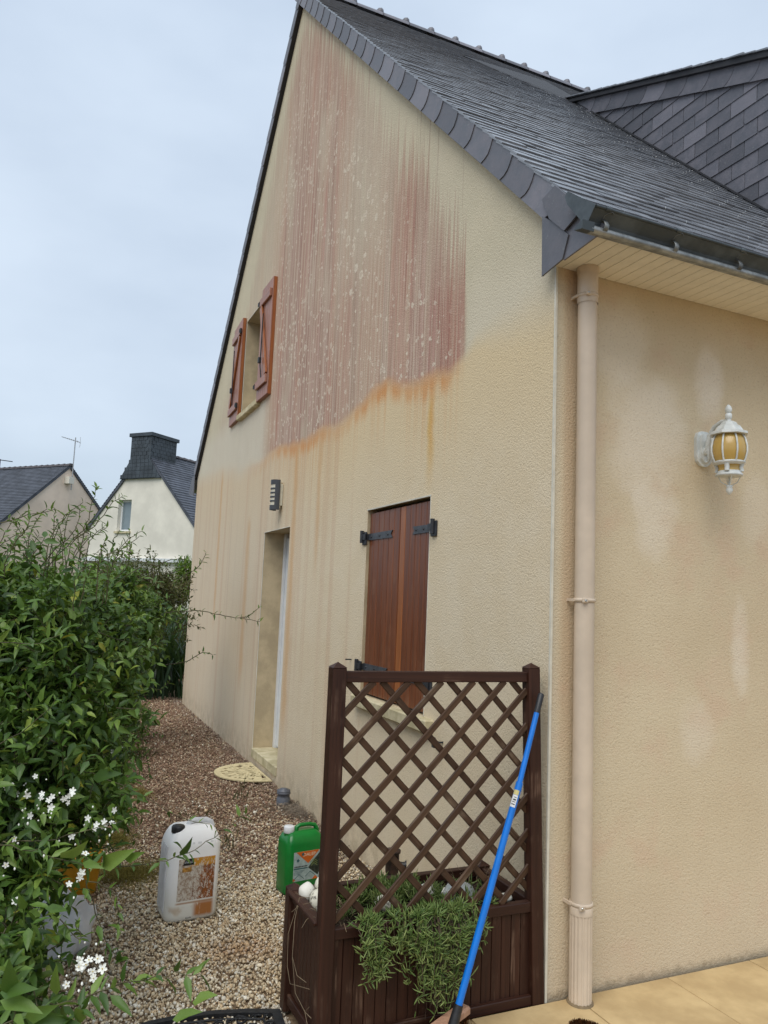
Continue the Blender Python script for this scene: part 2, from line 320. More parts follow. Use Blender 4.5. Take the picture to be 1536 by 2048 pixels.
M = {}
M['gable'] = gable_plaster(); M['front'] = front_plaster()
M['reveal'] = simple('reveal plaster', (.52,.42,.27), .9, .12, 5, .2, bump=.5, bscale=90)
M['bead'] = simple('pale corner trim', (.68,.64,.53), .5, .1, 8)
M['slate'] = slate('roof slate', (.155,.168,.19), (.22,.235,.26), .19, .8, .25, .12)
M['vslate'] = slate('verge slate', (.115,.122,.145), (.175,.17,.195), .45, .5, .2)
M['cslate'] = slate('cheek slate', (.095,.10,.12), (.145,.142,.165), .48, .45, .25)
M['dark'] = simple('bitumen board', (.02,.021,.026), .7, .1)
M['hook'] = simple('steel hook', (.62,.63,.62), .25, .1, metal=.9)
M['zinc'] = simple('weathered zinc', (.085,.104,.115), .5, .35, 9, .4, metal=.1, bump=.15, bscale=30, c2=(.052,.066,.074))
M['zincl'] = simple('pale zinc', (.33,.35,.35), .38, .25, 14, .5, metal=.5)
M['zincb'] = simple('dull zinc bracket', (.21,.225,.225), .45, .3, 20, .5, metal=.3)
M['pvc'] = simple('beige pvc board', (.84,.80,.69), .45, .07, 4)
M['pipe'] = simple('pinkish beige pvc pipe', (.66,.545,.42), .38, .10, 3, .5)
M['shut'] = wood('varnished red wood', (.115,.030,.009), (.205,.060,.017), (.045,.012,.006), .38, 26, .5, (.30,.16,.09), .35)
M['shut_o'] = wood('varnished orange wood', (.25,.075,.018), (.34,.11,.028), (.10,.03,.01), .36, 26, .5, (.34,.2,.12), .3)
M['shut_sheen'] = wood('weathered wood with painted sheen', (.28,.115,.07), (.36,.17,.115), (.17,.06,.035), .42, 20, .5, (.42,.33,.29), .5)  # pink sheen of the sky put into the shutter face colour
M['iron'] = simple('black painted iron', (.032,.035,.042), .5, .25, 30, .4)
M['ironb'] = simple('blue black painted iron', (.06,.068,.082), .45, .25, 30, .5)
M['white'] = simple('white pvc', (.72,.74,.75), .35, .04)
M['sill'] = simple('mossy concrete sill', (.62,.55,.37), .85, .2, 9, .2, bump=.4, c2=(.46,.40,.24))
M['lampd'] = simple('anthracite lamp metal', (.05,.055,.065), .45, .1)
M['opal'] = simple('opal diffuser', (.60,.57,.46), .35, .06)
M['lampw'] = simple('white cast metal', (.68,.71,.70), .42, .15, 25, .5, c2=(.58,.61,.59))
M['tile'] = simple('ochre paving tile', (.56,.415,.215), .62, .13, 5, .3, bump=.25, bscale=40, c2=(.45,.32,.16))
M['joint'] = simple('tile joint', (.22,.16,.09), .9, .2, 30)
M['pw'] = wood('dark brown stained wood', (.026,.009,.005), (.052,.019,.010), (.011,.004,.003), .5, 24, .3, (.20,.12,.08), .6)
M['pw2'] = wood('weathered brown lattice wood', (.042,.020,.010), (.085,.044,.022), (.020,.009,.005), .55, 24, .3, (.24,.17,.11), .65)
M['blue'] = simple('blue plastic sleeve', (.003,.165,.62), .3, .06, 12, .5)
M['black'] = simple('black plastic', (.018,.018,.02), .45, .2, 30)
M['lwood'] = wood('bare wood', (.35,.19,.12), (.46,.27,.17), (.22,.12,.08), .6, 30)
M['coir'] = simple('rust brown bristle', (.13,.045,.012), .9, .5, 90, .1)
M['green'] = simple('green plastic', (.005,.19,.028), .28, .08, 14, .5)
M['hdpe_plain'] = simple('white plastic', (.70,.71,.72), .35, .08, 20, .5)
M['cream'] = simple('cream rubber mat', (.66,.56,.33), .75, .12, 20, .2)
M['rubber'] = simple('black rubber', (.02,.021,.023), .55, .3, 40, .4)
M['grey'] = simple('grey pvc', (.115,.125,.15), .45, .15, 20)
M['rust'] = simple('rusty brown pipe', (.085,.04,.025), .6, .5, 25)
M['soil'] = simple('potting soil', (.045,.03,.02), .95, .5, 30, .1, bump=.9, bscale=70)
M['yellow'] = simple('yellow plastic', (.62,.30,.012), .4, .12, 6)
M['cloth'] = simple('white cloth', (.72,.73,.74), .8, .08, 6)
M['stem'] = simple('green brown stem', (.10,.09,.035), .7, .3, 8)
M['bark'] = simple('brown twig', (.10,.065,.04), .8, .3, 20)
M['petal'] = simple('white petal', (.80,.81,.74), .6, .05)
M['stamen'] = simple('yellow stamen', (.65,.48,.08), .6, .1)
M['w1'] = simple('pale render', (.80,.76,.66), .9, .10, .8, .2); M['w2'] = simple('pink beige render', (.88,.72,.58), .9, .12, .6, .2)
M['farslate'] = simple('far slate', (.095,.105,.13), .5, .25, 3); M['farslate2'] = simple('chimney slate', (.065,.082,.10), .5, .25, 3)
M['farridge'] = simple('far ridge tile', (.10,.09,.095), .7, .2)
M['alu'] = simple('aluminium', (.45,.45,.45), .4, .1, metal=.6)
M['redwood'] = simple('dark red boards', (.10,.02,.016), .7, .3)
gl = N('window glass', .08, .8); gl.col(gl.mix(gl.noise(gl.obj, 2, 3), (.12,.17,.20), (.22,.27,.29))); M['glass'] = gl.m

def leafmat(name, stops, rough=.42, trans=.28):
    n = N(name, rough, .4); r = n.xyz(n.attr())
    c = n.ramp(r[0], stops); c = n.mix(n.mul(n.ss(n.noise(n.obj, 60, 3), .4, .7), .25), c, tuple(x*.6 for x in stops[0][1])); n.col(c)
    tr = n.t.nodes.new('ShaderNodeBsdfTranslucent'); n.t.links.new(n.mix(.5, c, (.10,.16,.01)), tr.inputs[0])
    mx = n.t.nodes.new('ShaderNodeMixShader'); mx.inputs[0].default_value = trans
    n.t.links.new(n.b.outputs[0], mx.inputs[1]); n.t.links.new(tr.outputs[0], mx.inputs[2]); n.t.links.new(mx.outputs[0], n.o.inputs[0]); return n.m
M['leaf'] = leafmat('climber leaf', [(0,(.028,.064,.015)),(.35,(.072,.145,.024)),(.65,(.135,.23,.038)),(.9,(.23,.33,.065)),(.95,(.24,.30,.04)),(1,(.34,.32,.04))])
M['leaf2'] = leafmat('small shrub leaf', [(0,(.05,.065,.02)),(.6,(.11,.12,.04)),(1,(.19,.17,.07))])
M['strap'] = leafmat('strap leaf', [(0,(.012,.03,.014)),(.7,(.03,.062,.026)),(1,(.06,.10,.04))])
M['lime'] = leafmat('lime conifer foliage', [(0,(.06,.14,.012)),(1,(.16,.27,.02))])
M['succ'] = leafmat('succulent leaf', [(0,(.05,.10,.025)),(.5,(.12,.19,.045)),(1,(.27,.32,.10))], .45, .12)
M['moss'] = leafmat('dry moss', [(0,(.20,.16,.035)),(1,(.36,.31,.08))], .8, .2)
def stonemat(name):
    n = N(name, .82, .25); c = n.attr(); k = n.noise(n.obj, 160, 3); n.col(n.mix(n.mul(n.ss(k,.4,.7),.35), c, (.16,.12,.08))); return n.m
M['gravel'] = stonemat('gravel stone')

# ================================================================== ground
def structure(mb, name, mat, **k): return mb.build(name, mat, kind='structure', **k)
gm = N('garden ground', .95, .1); gx, gy, gz = gm.xyz()
gc = gm.mix(gm.ss(gm.noise(gm.obj, 40, 4, .7), .35, .65), (.16,.11,.07), (.30,.22,.14)); gc = gm.mix(gm.ss(gy, 12.5, 16.), gc, (.05,.08,.025)); gm.col(gc)
structure(MB().add([(-300,-120,-.078),(300,-120,-.078),(300,480,-.078),(-300,480,-.078)], [(0,1,2,3)]), 'ground', gm.m)
ter = structure(MB().box(-.86, 6.2, -4.1, -.012, -.074, -.006), 'terrace', M['joint'])
tm = MB().box(0, .493, 0, .493, 0, .012, b=.0015).mesh('tile', M['tile'])
for i in range(14):
    for j in range(8):
        x0 = .144 - 2*.4975 + i*.4975; y1 = -.0145 - j*.4975
        if x0 + .49 < 6.2 and y1-.493 > -4.1: inst('tile', tm, ter, T(x0, y1-.493, -.012 + random.uniform(-.0006,.0006)))

# ================================================================== house
D = 9.05; APY = D/2; OH = .42; SOF = 3.13; CR = 3.53          # roof top plane z = CR + y
house = thing('house', 'beige rendered house with slate roof, its tall gable streaked with red growth', 'house', (0,0,0))
# gable wall front skin at x=0, with holes, built from vertical strips
DO = (3.963,4.847,.0666,2.2245); LW = (1.165,2.113,.955,2.206); UW = (5.467,6.279,3.74,4.924)
def gable_top(y): return 3.42 + min(y, D-y)
mb = MB(); cuts = sorted([0, LW[0], LW[1], DO[0], DO[1], APY, UW[0], UW[1], D])
for a, b in zip(cuts[:-1], cuts[1:]):
    zs = [-.3]
    hole = next((h for h in (LW, DO, UW) if a >= h[0]-1e-6 and b <= h[1]+1e-6), None)
    def strip(z0, z1a, z1b): mb.add([(0,a,z0),(0,b,z0),(0,b,z1b),(0,a,z1a)], [(0,3,2,1)])
    if hole: strip(-.3, hole[2], hole[2]); strip(hole[3], gable_top(a), gable_top(b))
    else: strip(-.3, gable_top(a), gable_top(b))
gw = mb.build('gable_wall', M['gable'], house)
def reveal(h, dep, sill=True):
    y0, y1, z0, z1 = h; m = MB()
    m.add([(0,y1,z0),(dep,y1,z0),(dep,y1,z1),(0,y1,z1)], [(0,1,2,3)]); m.add([(0,y0,z0),(dep,y0,z0),(dep,y0,z1),(0,y0,z1)], [(3,2,1,0)])
    m.add([(0,y0,z1),(dep,y0,z1),(dep,y1,z1),(0,y1,z1)], [(3,2,1,0)]); m.add([(0,y0,z0),(dep,y0,z0),(dep,y1,z0),(0,y1,z0)], [(0,1,2,3)])
    return m.build('reveal', M['reveal'], house)
reveal(DO, .30); reveal(UW, .30); reveal(LW, .12)
# front wall and far wall, back wall
MB().add([(0,0,-.3),(6.2,0,-.3),(6.2,0,3.2),(0,0,3.2)], [(0,1,2,3)]).build('front_wall', M['front'], house)
MB().box(.02, 6.2, D-.2, D, -.3, 3.2).build('rear_wall', M['front'], house)
MB().add([(6.2,0,-.3),(6.2,D,-.3),(6.2,D,3.3),(6.2,APY,7.8),(6.2,0,3.3)], [(0,1,2,3,4)]).build('end_wall', M['front'], house)
# pale corner beads
def bead(x0,x1,y0,y1,z0,z1): MB().box(x0,x1,y0,y1,z0,z1).build('corner_bead', M['bead'], house)
bead(-.0045,.006,-.006,.0045,-.005,SOF)
bead(-.003,.003,DO[1]-.003,DO[1]+.004,.07,DO[3]+.003); bead(-.003,.003,DO[0]-.004,DO[1]+.004,DO[3]-.003,DO[3]+.004)
bead(-.003,.003,LW[0]-.008,LW[1]+.008,LW[3]-.002,LW[3]+.007); bead(-.003,.003,LW[0]-.006,LW[0]+.001,LW[2],LW[3]-.002); bead(-.003,.003,UW[0]-.003,UW[1]+.004,UW[3]-.003,UW[3]+.004)
bead(-.003,.003,UW[1]-.002,UW[1]+.004,UW[2],UW[3]-.003)
# door in its recess with pale threshold
dr = MB().box(.225,.27,DO[0]+.004,DO[1]-.06,.10,DO[3]-.05,b=.004).build('door', M['white'], house)
MB().box(.205,.26,DO[0]+.001,DO[0]+.055,.085,DO[3]-.002).box(.205,.26,DO[1]-.055,DO[1]-.001,.085,DO[3]-.002).build('frame', M['white'], dr)
MB().tube([(.19,DO[0]+.12,1.05),(.17,DO[0]+.12,1.05),(.17,DO[0]+.22,1.05)], .009).build('handle', M['alu'], dr)
MB().box(-.012,.3,DO[0]+.002,DO[1]-.002,.0,.085,b=.006).build('threshold', M['sill'], house)
# upper window: frame far inside its reveal
wf = MB()
for (a,b,c,d_) in ((UW[0],UW[1],UW[2],UW[2]+.06),(UW[0],UW[1],UW[3]-.06,UW[3]),(UW[0],UW[0]+.05,UW[2]+.06,UW[3]-.06),(UW[1]-.05,UW[1],UW[2]+.06,UW[3]-.06),(5.85,5.90,UW[2]+.06,UW[3]-.06)): wf.box(.25,.31,a+.001,b-.001,c+.001,d_-.001)
wn = wf.build('window', M['white'], house); MB().box(.275,.285,UW[0]+.04,UW[1]-.04,UW[2]+.05,UW[3]-.05).build('pane', M['glass'], wn)
MB().box(-.055,.24,UW[0]-.10,UW[1]+.03,UW[2]-.065,UW[2]+.004,b=.008).build('window_sill', M['sill'], house)
MB().box(-.055,.10,LW[0]-.12,LW[1]+.04,LW[2]-.075,LW[2]-.002,b=.008).build('window_sill', M['sill'], house)
MB().box(.075,.11,LW[0]+.001,LW[1]-.001,LW[2]+.001,LW[3]-.001).build('shutter_backing', M['dark'], house)

# closed shutters of the lower window: vertical boards with grooves
def boards(parent, y0, y1, z0, z1, x, n, mats, depth=.026):
    wd = (y1-y0)/n
    for i in range(n):
        m = MB().box(0, depth, .0015, wd-.0015, 0, z1-z0, b=.004).mesh('board', mats[i % len(mats)] if isinstance(mats, list) else mats)
        inst('board', m, parent, T(x+random.uniform(-.0008,.0008), y0+i*wd, z0))
mid = 1.615
for side, (a, b) in enumerate(((LW[0]+.006, mid-.004), (mid+.004, LW[1]-.006))):
    sh = MB().box(.045, .062, a, b, LW[2]+.012, LW[3]-.02).build('shutter', M['shut'], house, label='left leaf of the closed shutters' if side else 'right leaf of the closed shutters, light painted in orange along its meeting edge')
    boards(sh, a, b, LW[2]+.012, LW[3]-.022, .018, 6, [M['shut']]*5+[M['shut_o']] if side == 0 else M['shut'])  # meeting-edge board in orange, light on it put into the colour
    for zc in (2.02, 1.14):
        yo = LW[0]-.075 if side == 0 else LW[1]+.06; yi = 1.42 if side == 0 else 1.72; s = 1 if side == 0 else -1
        hg = MB().prism([(yo,-.022),(yi,-.024),(yi-.025*s,0),(yi+.002*s,.024),(yo,.022)], .012, .018, lambda p,q,t,zc=zc: (t, p, zc+q))
        hinge = hg.build('hinge', M['ironb'], sh)
        pl = MB().box(-.012,.0,min(yo,yo+.05*s)-.02,max(yo,yo+.05*s)-.005,zc-.055,zc+.035,b=.003).tube([(-.018,yo+.012*s,zc-.04),(-.018,yo+.012*s,zc+.045)], .013, 10)
        pl.box(-.02,.016,min(yo+.01*s,yo+.07*s),max(yo+.01*s,yo+.07*s),zc-.02,zc+.02)
        for k in (.25,.55,.85):
            yy = yo+(yi-yo)*k; MB().lathe([(.008,0),(.006,.005)], 8, M=T(.012,yy,zc) @ Matrix.Rotation(-math.pi/2,4,'Y')).build('bolt', M['iron'], sh)
        pl.build('hinge_pin', M['iron'], sh)
st = MB().tube([(0,.93,.855),(-.05,.93,.855)], .006, 6).box(-.062,-.05,.915,.945,.83,.885,b=.003).tube([(-.03,.93,.86),(-.03,1.03,.865)], .004, 6); st.build('shutter_stop', M['iron'], house)
st = MB().tube([(0,2.30,1.17),(-.045,2.30,1.17)], .005, 6).build('shutter_stop', M['iron'], house)

# open shutters of the upper window, folded back nearly flat
def open_shutter(y0, y1, z0, z1, lab, diag):
    a = R(0.5) if y1 < UW[0]+.01 else R(-2)
    sh = MB(); 
    hy = y1 if y1 < UW[0]+.01 else y0
    Mx = T(-.034, hy, 0) @ Matrix.Rotation(a, 4, 'Z') @ T(0,-hy,0)
    root = inst('shutter', MB().box(-.004,.028, y0, y1, z0, z1).mesh('shutter', M['shut_o']), house, Mx, label=lab)
    n = 5; wd = (y1-y0)/n
    for i in range(n):
        inst('board', MB().box(-.012,.0,.0015,wd-.0015,0,z1-z0,b=.003).mesh('board', M['shut_sheen']), root, Mx @ T(-.004, y0+i*wd, z0))
    for zc in (z0+.17, z1-.17):
        Mb, L = along((-.017,y0+.02,zc),(-.017,y1-.02,zc),(1,0,0)); inst('batten', MB().box(-.045,.045,-.013,.013,0,L,b=.004).mesh('batten', M['shut_sheen']), root, Mx @ T(-.014,0,0) @ Mb)
    p0, p1 = ((-.03,y0+.06,z0+.22),(-.03,y1-.06,z1-.22)) if diag else ((-.03,y1-.06,z0+.22),(-.03,y0+.06,z1-.22))
    Mb, L = along(p0, p1, (1,0,0)); inst('brace', MB().box(-.04,.04,-.012,.012,0,L,b=.004).mesh('brace', M['shut_o']), root, Mx @ Mb)
    for zc in (z0+.17, z1-.17): inst('hinge', MB().box(-.052,-.044,min(hy,hy),hy+.03 if hy<6 else hy+.02,zc-.02,zc+.02).tube([(-.035,hy,zc-.03),(-.035,hy,zc+.03)],.012,8).mesh('hinge', M['iron']), root, Mx)
    inst('hasp', MB().tube([(-.03,(y0+y1)/2,z0+.2),(-.05,(y0+y1)/2,z0+.35),(-.05,(y0+y1)/2,z1-.35)],.006,6).box(-.075,-.045,(y0+y1)/2-.02,(y0+y1)/2+.02,z0+.38,z0+.44).mesh('hasp', M['iron']), root, Mx)
open_shutter(4.93, 5.38, 3.70, 4.99, 'right upper shutter folded back against the wall', True)
open_shutter(6.30, 6.84, 3.70, 4.98, 'left upper shutter folded back against the wall', False)

# ---- roof deck
def roofdeck(sgn):
    y0 = -OH if sgn > 0 else D+OH
    p = [(-.36,3.14),(APY,CR-.03+APY),(APY,CR-.16+APY),(-.2,3.175),(-.33,3.1415)]
    if sgn < 0: p = [(D-a,b) for a,b in p]
    return MB().prism(p, -.035, 6.3, lambda a,b,t: (t,a,b)).build('roof', M['dark'] if sgn > 0 else M['slate'], house)
deck = roofdeck(1); deck2 = roofdeck(-1)
# ---- slates of the near slope
c45 = math.sqrt(.5); EXPO = .099; SW = .205; tilt = math.atan(.0066/EXPO)
ux, uy, uz = Vector((1,0,0)), Vector((0,c45,c45)), Vector((0,-c45,c45))
uy2 = (uy*math.cos(tilt) - uz*math.sin(tilt)).normalized(); uz2 = ux.cross(uy2)
var = []
for k in range(5):
    L = .17; j = [random.uniform(-.002,.002) for _ in range(4)]
    v = [(.002,j[0],0),(SW-.003,j[1],0),(SW-.002,L,0),(.002,L,0)]; t = .0075 + random.uniform(-.001,.0015)
    m = MB().add([*v, *[(a,b,t) for a,b,_ in v]], [(3,2,1,0),(4,5,6,7),(0,1,5,4),(1,2,6,5),(2,3,7,6),(3,0,4,7)]); var.append(m)
meshes = [m.mesh('slate', M['slate']) for m in var]
XD = 2.5
allsl = []
ncourse = int((APY+.36)*math.sqrt(2)/EXPO)
for i in range(ncourse):
    s = i*EXPO; y = -.36 + s*c45; z = CR + y
    j = 0; x = -.055 - (SW/2 if i % 2 else 0)
    while x < 6.2:
        xa = max(x, -.055); 
        if not (x > XD+.15 and y < 3.2 and x < 6.0) and x+SW > -.02:
            allsl.append((i, x if x >= -.055 else None, y, z))
        x += SW
cp = Vector(CAMP)
def mat_slate(x, y, z):
    e = random.uniform(-.0022,.0022); yy = uy2*math.cos(e) + uz2*math.sin(e); o = Vector((x,y,z)) + uz*(.003 + random.uniform(-.002,.002))
    return frame(o, ux, yy, ux.cross(yy))
full = [a for a in allsl if a[1] is not None]; full.sort(key=lambda a: (Vector((a[1]+.1,a[2],a[3]))-cp).length + (99 if a[1] > 2.5 else 0))
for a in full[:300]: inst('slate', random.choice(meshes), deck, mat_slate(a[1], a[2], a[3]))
rest = MB()
for a in full[300:]:
    Mx = mat_slate(*a[1:]); m = random.choice(var); rest.add([Mx @ Vector(v) for v in m.v], m.f)
for a in [a for a in allsl if a[1] is None]:      # half slates at the verge
    Mx = mat_slate(-.055, a[2], a[3]); m = random.choice(var); rest.add([Mx @ Vector((v[0]*.5, v[1], v[2])) for v in m.v], m.f)
rest.build('slate_courses', M['slate'], deck, kind='stuff')
# hooks: a shiny tip at the foot of the slates near the dormer side
hk = MB()
for a in full:
    if a[1] < 2.6 and a[2] < 3.2 and (a[1] > 1.55 or random.random() < .05):
        o = Vector((a[1]+SW/2, a[2], a[3])) + uz*.012
        if random.random() < .7: hk.tube([o - uy*.004 - uz*.012, o - uy*.006 + uz*.002, o + uy*.004 + uz*.0025], .0012, 4)
hk.build('slate_hooks', M['hook'], deck, kind='stuff')
# ---- verge slates along both rakes (in the gable plane)
vs = .275; vn = .141
poly = [(0,vn),(-.013,.095),(-.014,.062),(0,.030),(.028,0),(vs+.06,0),(vs+.06,vn)]
vm = [MB().prism([(a+random.uniform(-.002,.002),b+random.uniform(-.0015,.0015)) for a,b in poly], 0, .007, lambda a,b,t: (a,b,t)).mesh('verge_slate', M['vslate']) for _ in range(4)]
for sgn in (1,-1):
    k = 0; s = .02
    L = (APY + .02)*math.sqrt(2)
    while s < L-.05:
        y = s*c45; z = 3.33 + y; yy = y if sgn > 0 else D-y
        ax = Vector((0, c45*sgn, c45)); ay = Vector((0,-c45*sgn,c45)); az = ax.cross(ay)
        nrm = Vector((-1,0,0))
        dx = Vector((-.024*0,0,0))
        ax2 = (ax + nrm*(-.038)).normalized()
        Mx = frame(Vector((-.047, yy, z)), ax2, ay, nrm)
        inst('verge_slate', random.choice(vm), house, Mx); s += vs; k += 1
# verge board behind the slates
for sgn in (1,-1):
    f = (lambda y: y) if sgn > 0 else (lambda y: D-y)
    MB().prism([(f(.02),3.345),(f(APY),3.345+APY-.02),(f(APY),CR+APY-.05),(f(-.2),CR-.27)], -.044, .0 if sgn>0 else .0, lambda a,b,t: (t-.0005,a,b)).build('verge_board', M['dark'], house)
# slate-hung end of the eaves box
def eave_poly(m, pts, x0, x1, name='verge_slate', mat='vslate', **k): return MB().prism(pts, x0, x1, lambda a,b,t: (t,a,b)).build(name, M[mat], house, **k)
eave_poly(0, [(.035,3.375),(.03,3.085),(-.12,3.105),(-.16,3.20),(-.06,3.30)], -.058, -.050)
eave_poly(0, [(-.12,3.102),(-.35,3.118),(-.385,3.145),(-.17,3.352),(-.05,3.33)], -.050, -.042)
eave_poly(0, [(-.03,3.33),(-.14,3.225),(-.24,3.26),(-.19,3.345),(-.07,3.47),(.03,3.45)], -.066, -.058)
eave_poly(0, [(.0,3.12),(.0,3.4),(-.33,3.14)], -.041, -.03, 'verge_board', 'dark')
# far eave end
MB().prism([(D-.02,3.36),(D-.02,3.05),(D+.36,3.11),(D+.40,3.17),(D+.2,3.36)], -.052, -.044, lambda a,b,t:(t,a,b)).build('verge_slate', M['vslate'], house)
# ridge tiles with knobs
for i in range(20):
    x0 = -.06 + i*.3185 - (.02 if i else 0)
    r = MB(); n = 8
    prof = [(.105*math.cos(a), .085*math.sin(a)) for a in [math.pi*k/n for k in range(n+1)]]
    v = []
    for xx in (x0, x0+.3185+.015):
        v += [(xx, APY+a, CR+APY-.055+b) for a,b in prof]
    r.add(v, [(k,k+1,n+2+k,n+1+k) for k in range(n)], True)
    rt = r.build('ridge_tile', M['vslate'], house)
    MB().lathe([(.052,-.01),(.06,.03),(.054,.066),(.034,.08)], 8, (x0+.3185, APY, CR+APY+.005), sx=.75).build('knob', M['vslate'], rt)
# ---- soffit boards, grooves left between them
bm_ = MB().box(0,.0585,-.345,-.002,0,.01,b=.002).mesh('soffit_board', M['pvc'])
MB().box(-.03,6.2,-.345,-.0015,SOF+.008,SOF+.02).build('soffit_backing', M['joint'], house)
for i in range(62): inst('soffit_board', bm_, house, T(-.032+i*.0612, 0, SOF))
MB().box(2.5+1.27,6.2,-.345,-.002,SOF,SOF+.008).build('soffit_panel', M['pvc'], house)
# ---- zinc gutter lying on the slope foot
gu = thing_g = link(bpy.data.objects.new('gutter', None), house)
GX0, GX1 = -.108, 6.25
P = [(-.335,3.128),(-.345,3.134),(-.358,3.146),(-.364,3.158),(-.403,3.194),(-.407,3.200),(-.402,3.205),(-.397,3.199),(-.358,3.164),(-.335,3.175)]
g = MB().prism(P, GX0, GX1, lambda a,b,t:(t,a,b)); g.build('gutter_face', M['zinc'], gu)
MB().tube([(GX0,-.366,3.122),(GX1,-.366,3.122)], .0165, 12).box(GX0,GX1,-.36,-.33,3.118,3.134).build('drip_bead', M['zincl'], gu)
MB().tube([(GX0,-.404,3.201),(GX1,-.404,3.201)], .0072, 8).build('gutter_rim', M['zinc'], gu)
MB().prism([(-.408,3.204),(-.360,3.150),(-.335,3.155),(-.225,3.29),(-.205,3.335),(-.225,3.350)], GX0-.006, GX0+.001, lambda a,b,t:(t,a,b)).add([(GX0-.006,-.408,3.204),(GX0-.006,-.225,3.352),(GX0+.05,-.20,3.362),(GX0+.06,-.395,3.207)], [(0,1,2,3)]).build('end_cap', M['zinc'], gu)
MB().prism([(-.38,3.105),(-.33,3.118),(-.335,3.128),(-.385,3.142)], GX0-.05, GX0+.01, lambda a,b,t:(t,a,b)).build('end_tab', M['zinc'], gu)
for k in range(17):
    x = -.045 + k*.374
    b = MB(); pth = [(-.352,3.126),(-.376,3.116),(-.392,3.124),(-.397,3.140),(-.391,3.154),(-.380,3.163),(-.375,3.172)]
    inst('bracket_hook', MB().tube([(x-.006,-.378,3.170),(x-.006,-.388,3.181),(x+.004,-.398,3.189),(x+.020,-.406,3.193),(x+.028,-.402,3.188)], .0022, 6).mesh('bracket_hook', M['zincb']), gu, Matrix.Identity(4))
    MB().tube([(x-.014,-.404,3.201),(x+.014,-.404,3.201)], .0098, 8).build('rim_clip', M['zinc'], gu)
    v = []
    for (y, z) in pth: v += [(x-.011,y,z),(x+.011,y,z)]
    v2 = [(a,y_+.003,z_+.004) for a,y_,z_ in v]
    m = len(pth); fs = [(2*i,2*i+1,2*i+3,2*i+2) for i in range(m-1)] + [(2*m+2*i+2,2*m+2*i+3,2*m+2*i+1,2*m+2*i) for i in range(m-1)]
    fs += [(2*i,2*i+2,2*m+2*i+2,2*m+2*i) for i in range(m-1)] + [(2*i+1,2*m+2*i+1,2*m+2*i+3,2*i+3) for i in range(m-1)]
    b.add(v+v2, fs, True); b.build('bracket', M['zincb'], gu)
# ---- downpipe
dp = link(bpy.data.objects.new('downpipe', None), house)
PX, PY, PR = .134, -.055, .0430
MB().tube([(PX,PY,.30),(PX,PY,3.0)], PR, 28, caps=False).build('pipe', M['pipe'], dp)
MB().tube([(PX,PY,2.96),(PX,PY,SOF-.001)], .0465, 28, caps=False).lathe([(.0465,SOF-.03),(.050,SOF-.02),(.050,SOF-.001)],28,(PX,PY,0),caps=False).build('socket', M['pipe'], dp)
fl = MB(); n = 72; prof = []
vv = []
for z in (-.02,.36):
    for k in range(n):
        r = .0452 + (.0013 if k % 4 < 2 else -.0010); a = 2*math.pi*k/n; vv.append((PX+r*math.cos(a), PY+r*math.sin(a), z))
fl.add(vv, [(k,(k+1)%n,n+(k+1)%n,n+k) for k in range(n)], False)
fl.lathe([(.0475,.345),(.0475,.385),(.043,.39)], 28, (PX,PY,0), caps=False).build('fluted_foot', M['pipe'], dp)
MB().lathe([(.055,0),(.053,.006),(.045,.008)], 24, (PX,PY,-.0005)).build('foot_ring', M['joint'], dp)
for zc in (2.995, 1.63, .385):
    c = MB().lathe([(.0435,-.008),(.0475,-.008),(.0485,.0),(.0475,.008),(.0435,.008)], 28, (PX,PY,zc), caps=False)
    c.box(PX-.045,PX-.018,PY-.050,PY-.038,zc-.012,zc+.009,b=.003).box(PX-.052,PX-.044,PY+.005,0,zc-.006,zc+.006).box(PX+.044,PX+.054,PY+.005,0,zc-.006,zc+.006)
    cl = c.build('pipe_clamp', M['pipe'], dp); MB().lathe([(.006,0),(.004,.004)],8,M=T(PX-.032,PY-.050,zc-.002) @ Matrix.Rotation(math.pi/2,4,'X')).build('screw', M['hook'], cl)

# ================================================================== slate dormer
dorm = link(bpy.data.objects.new('dormer', None), house)
def ctop(y): return 5.205 + .468*y
DF = .30                                        # dormer front
MB().prism([(DF,CR+DF-.06),(3.12,CR+3.12-.06),(3.12,ctop(3.12)-.02),(DF,ctop(DF)-.02)], XD+.012, XD+3.3, lambda a,b,t:(t,a,b)).build('dormer_wall', M['dark'], dorm)
CE, CW = .1255, .2365
def clip(poly, a, b, c):                        # keep a*y + b*z + c >= 0
    o = []
    for i in range(len(poly)):
        p, q = poly[i], poly[(i+1) % len(poly)]; dp_, dq = a*p[0]+b*p[1]+c, a*q[0]+b*q[1]+c
        if dp_ >= 0: o.append(p)
        if (dp_ >= 0) != (dq >= 0): t = dp_/(dp_-dq); o.append((p[0]+(q[0]-p[0])*t, p[1]+(q[1]-p[1])*t))
    return o
z = 3.60; row = 0
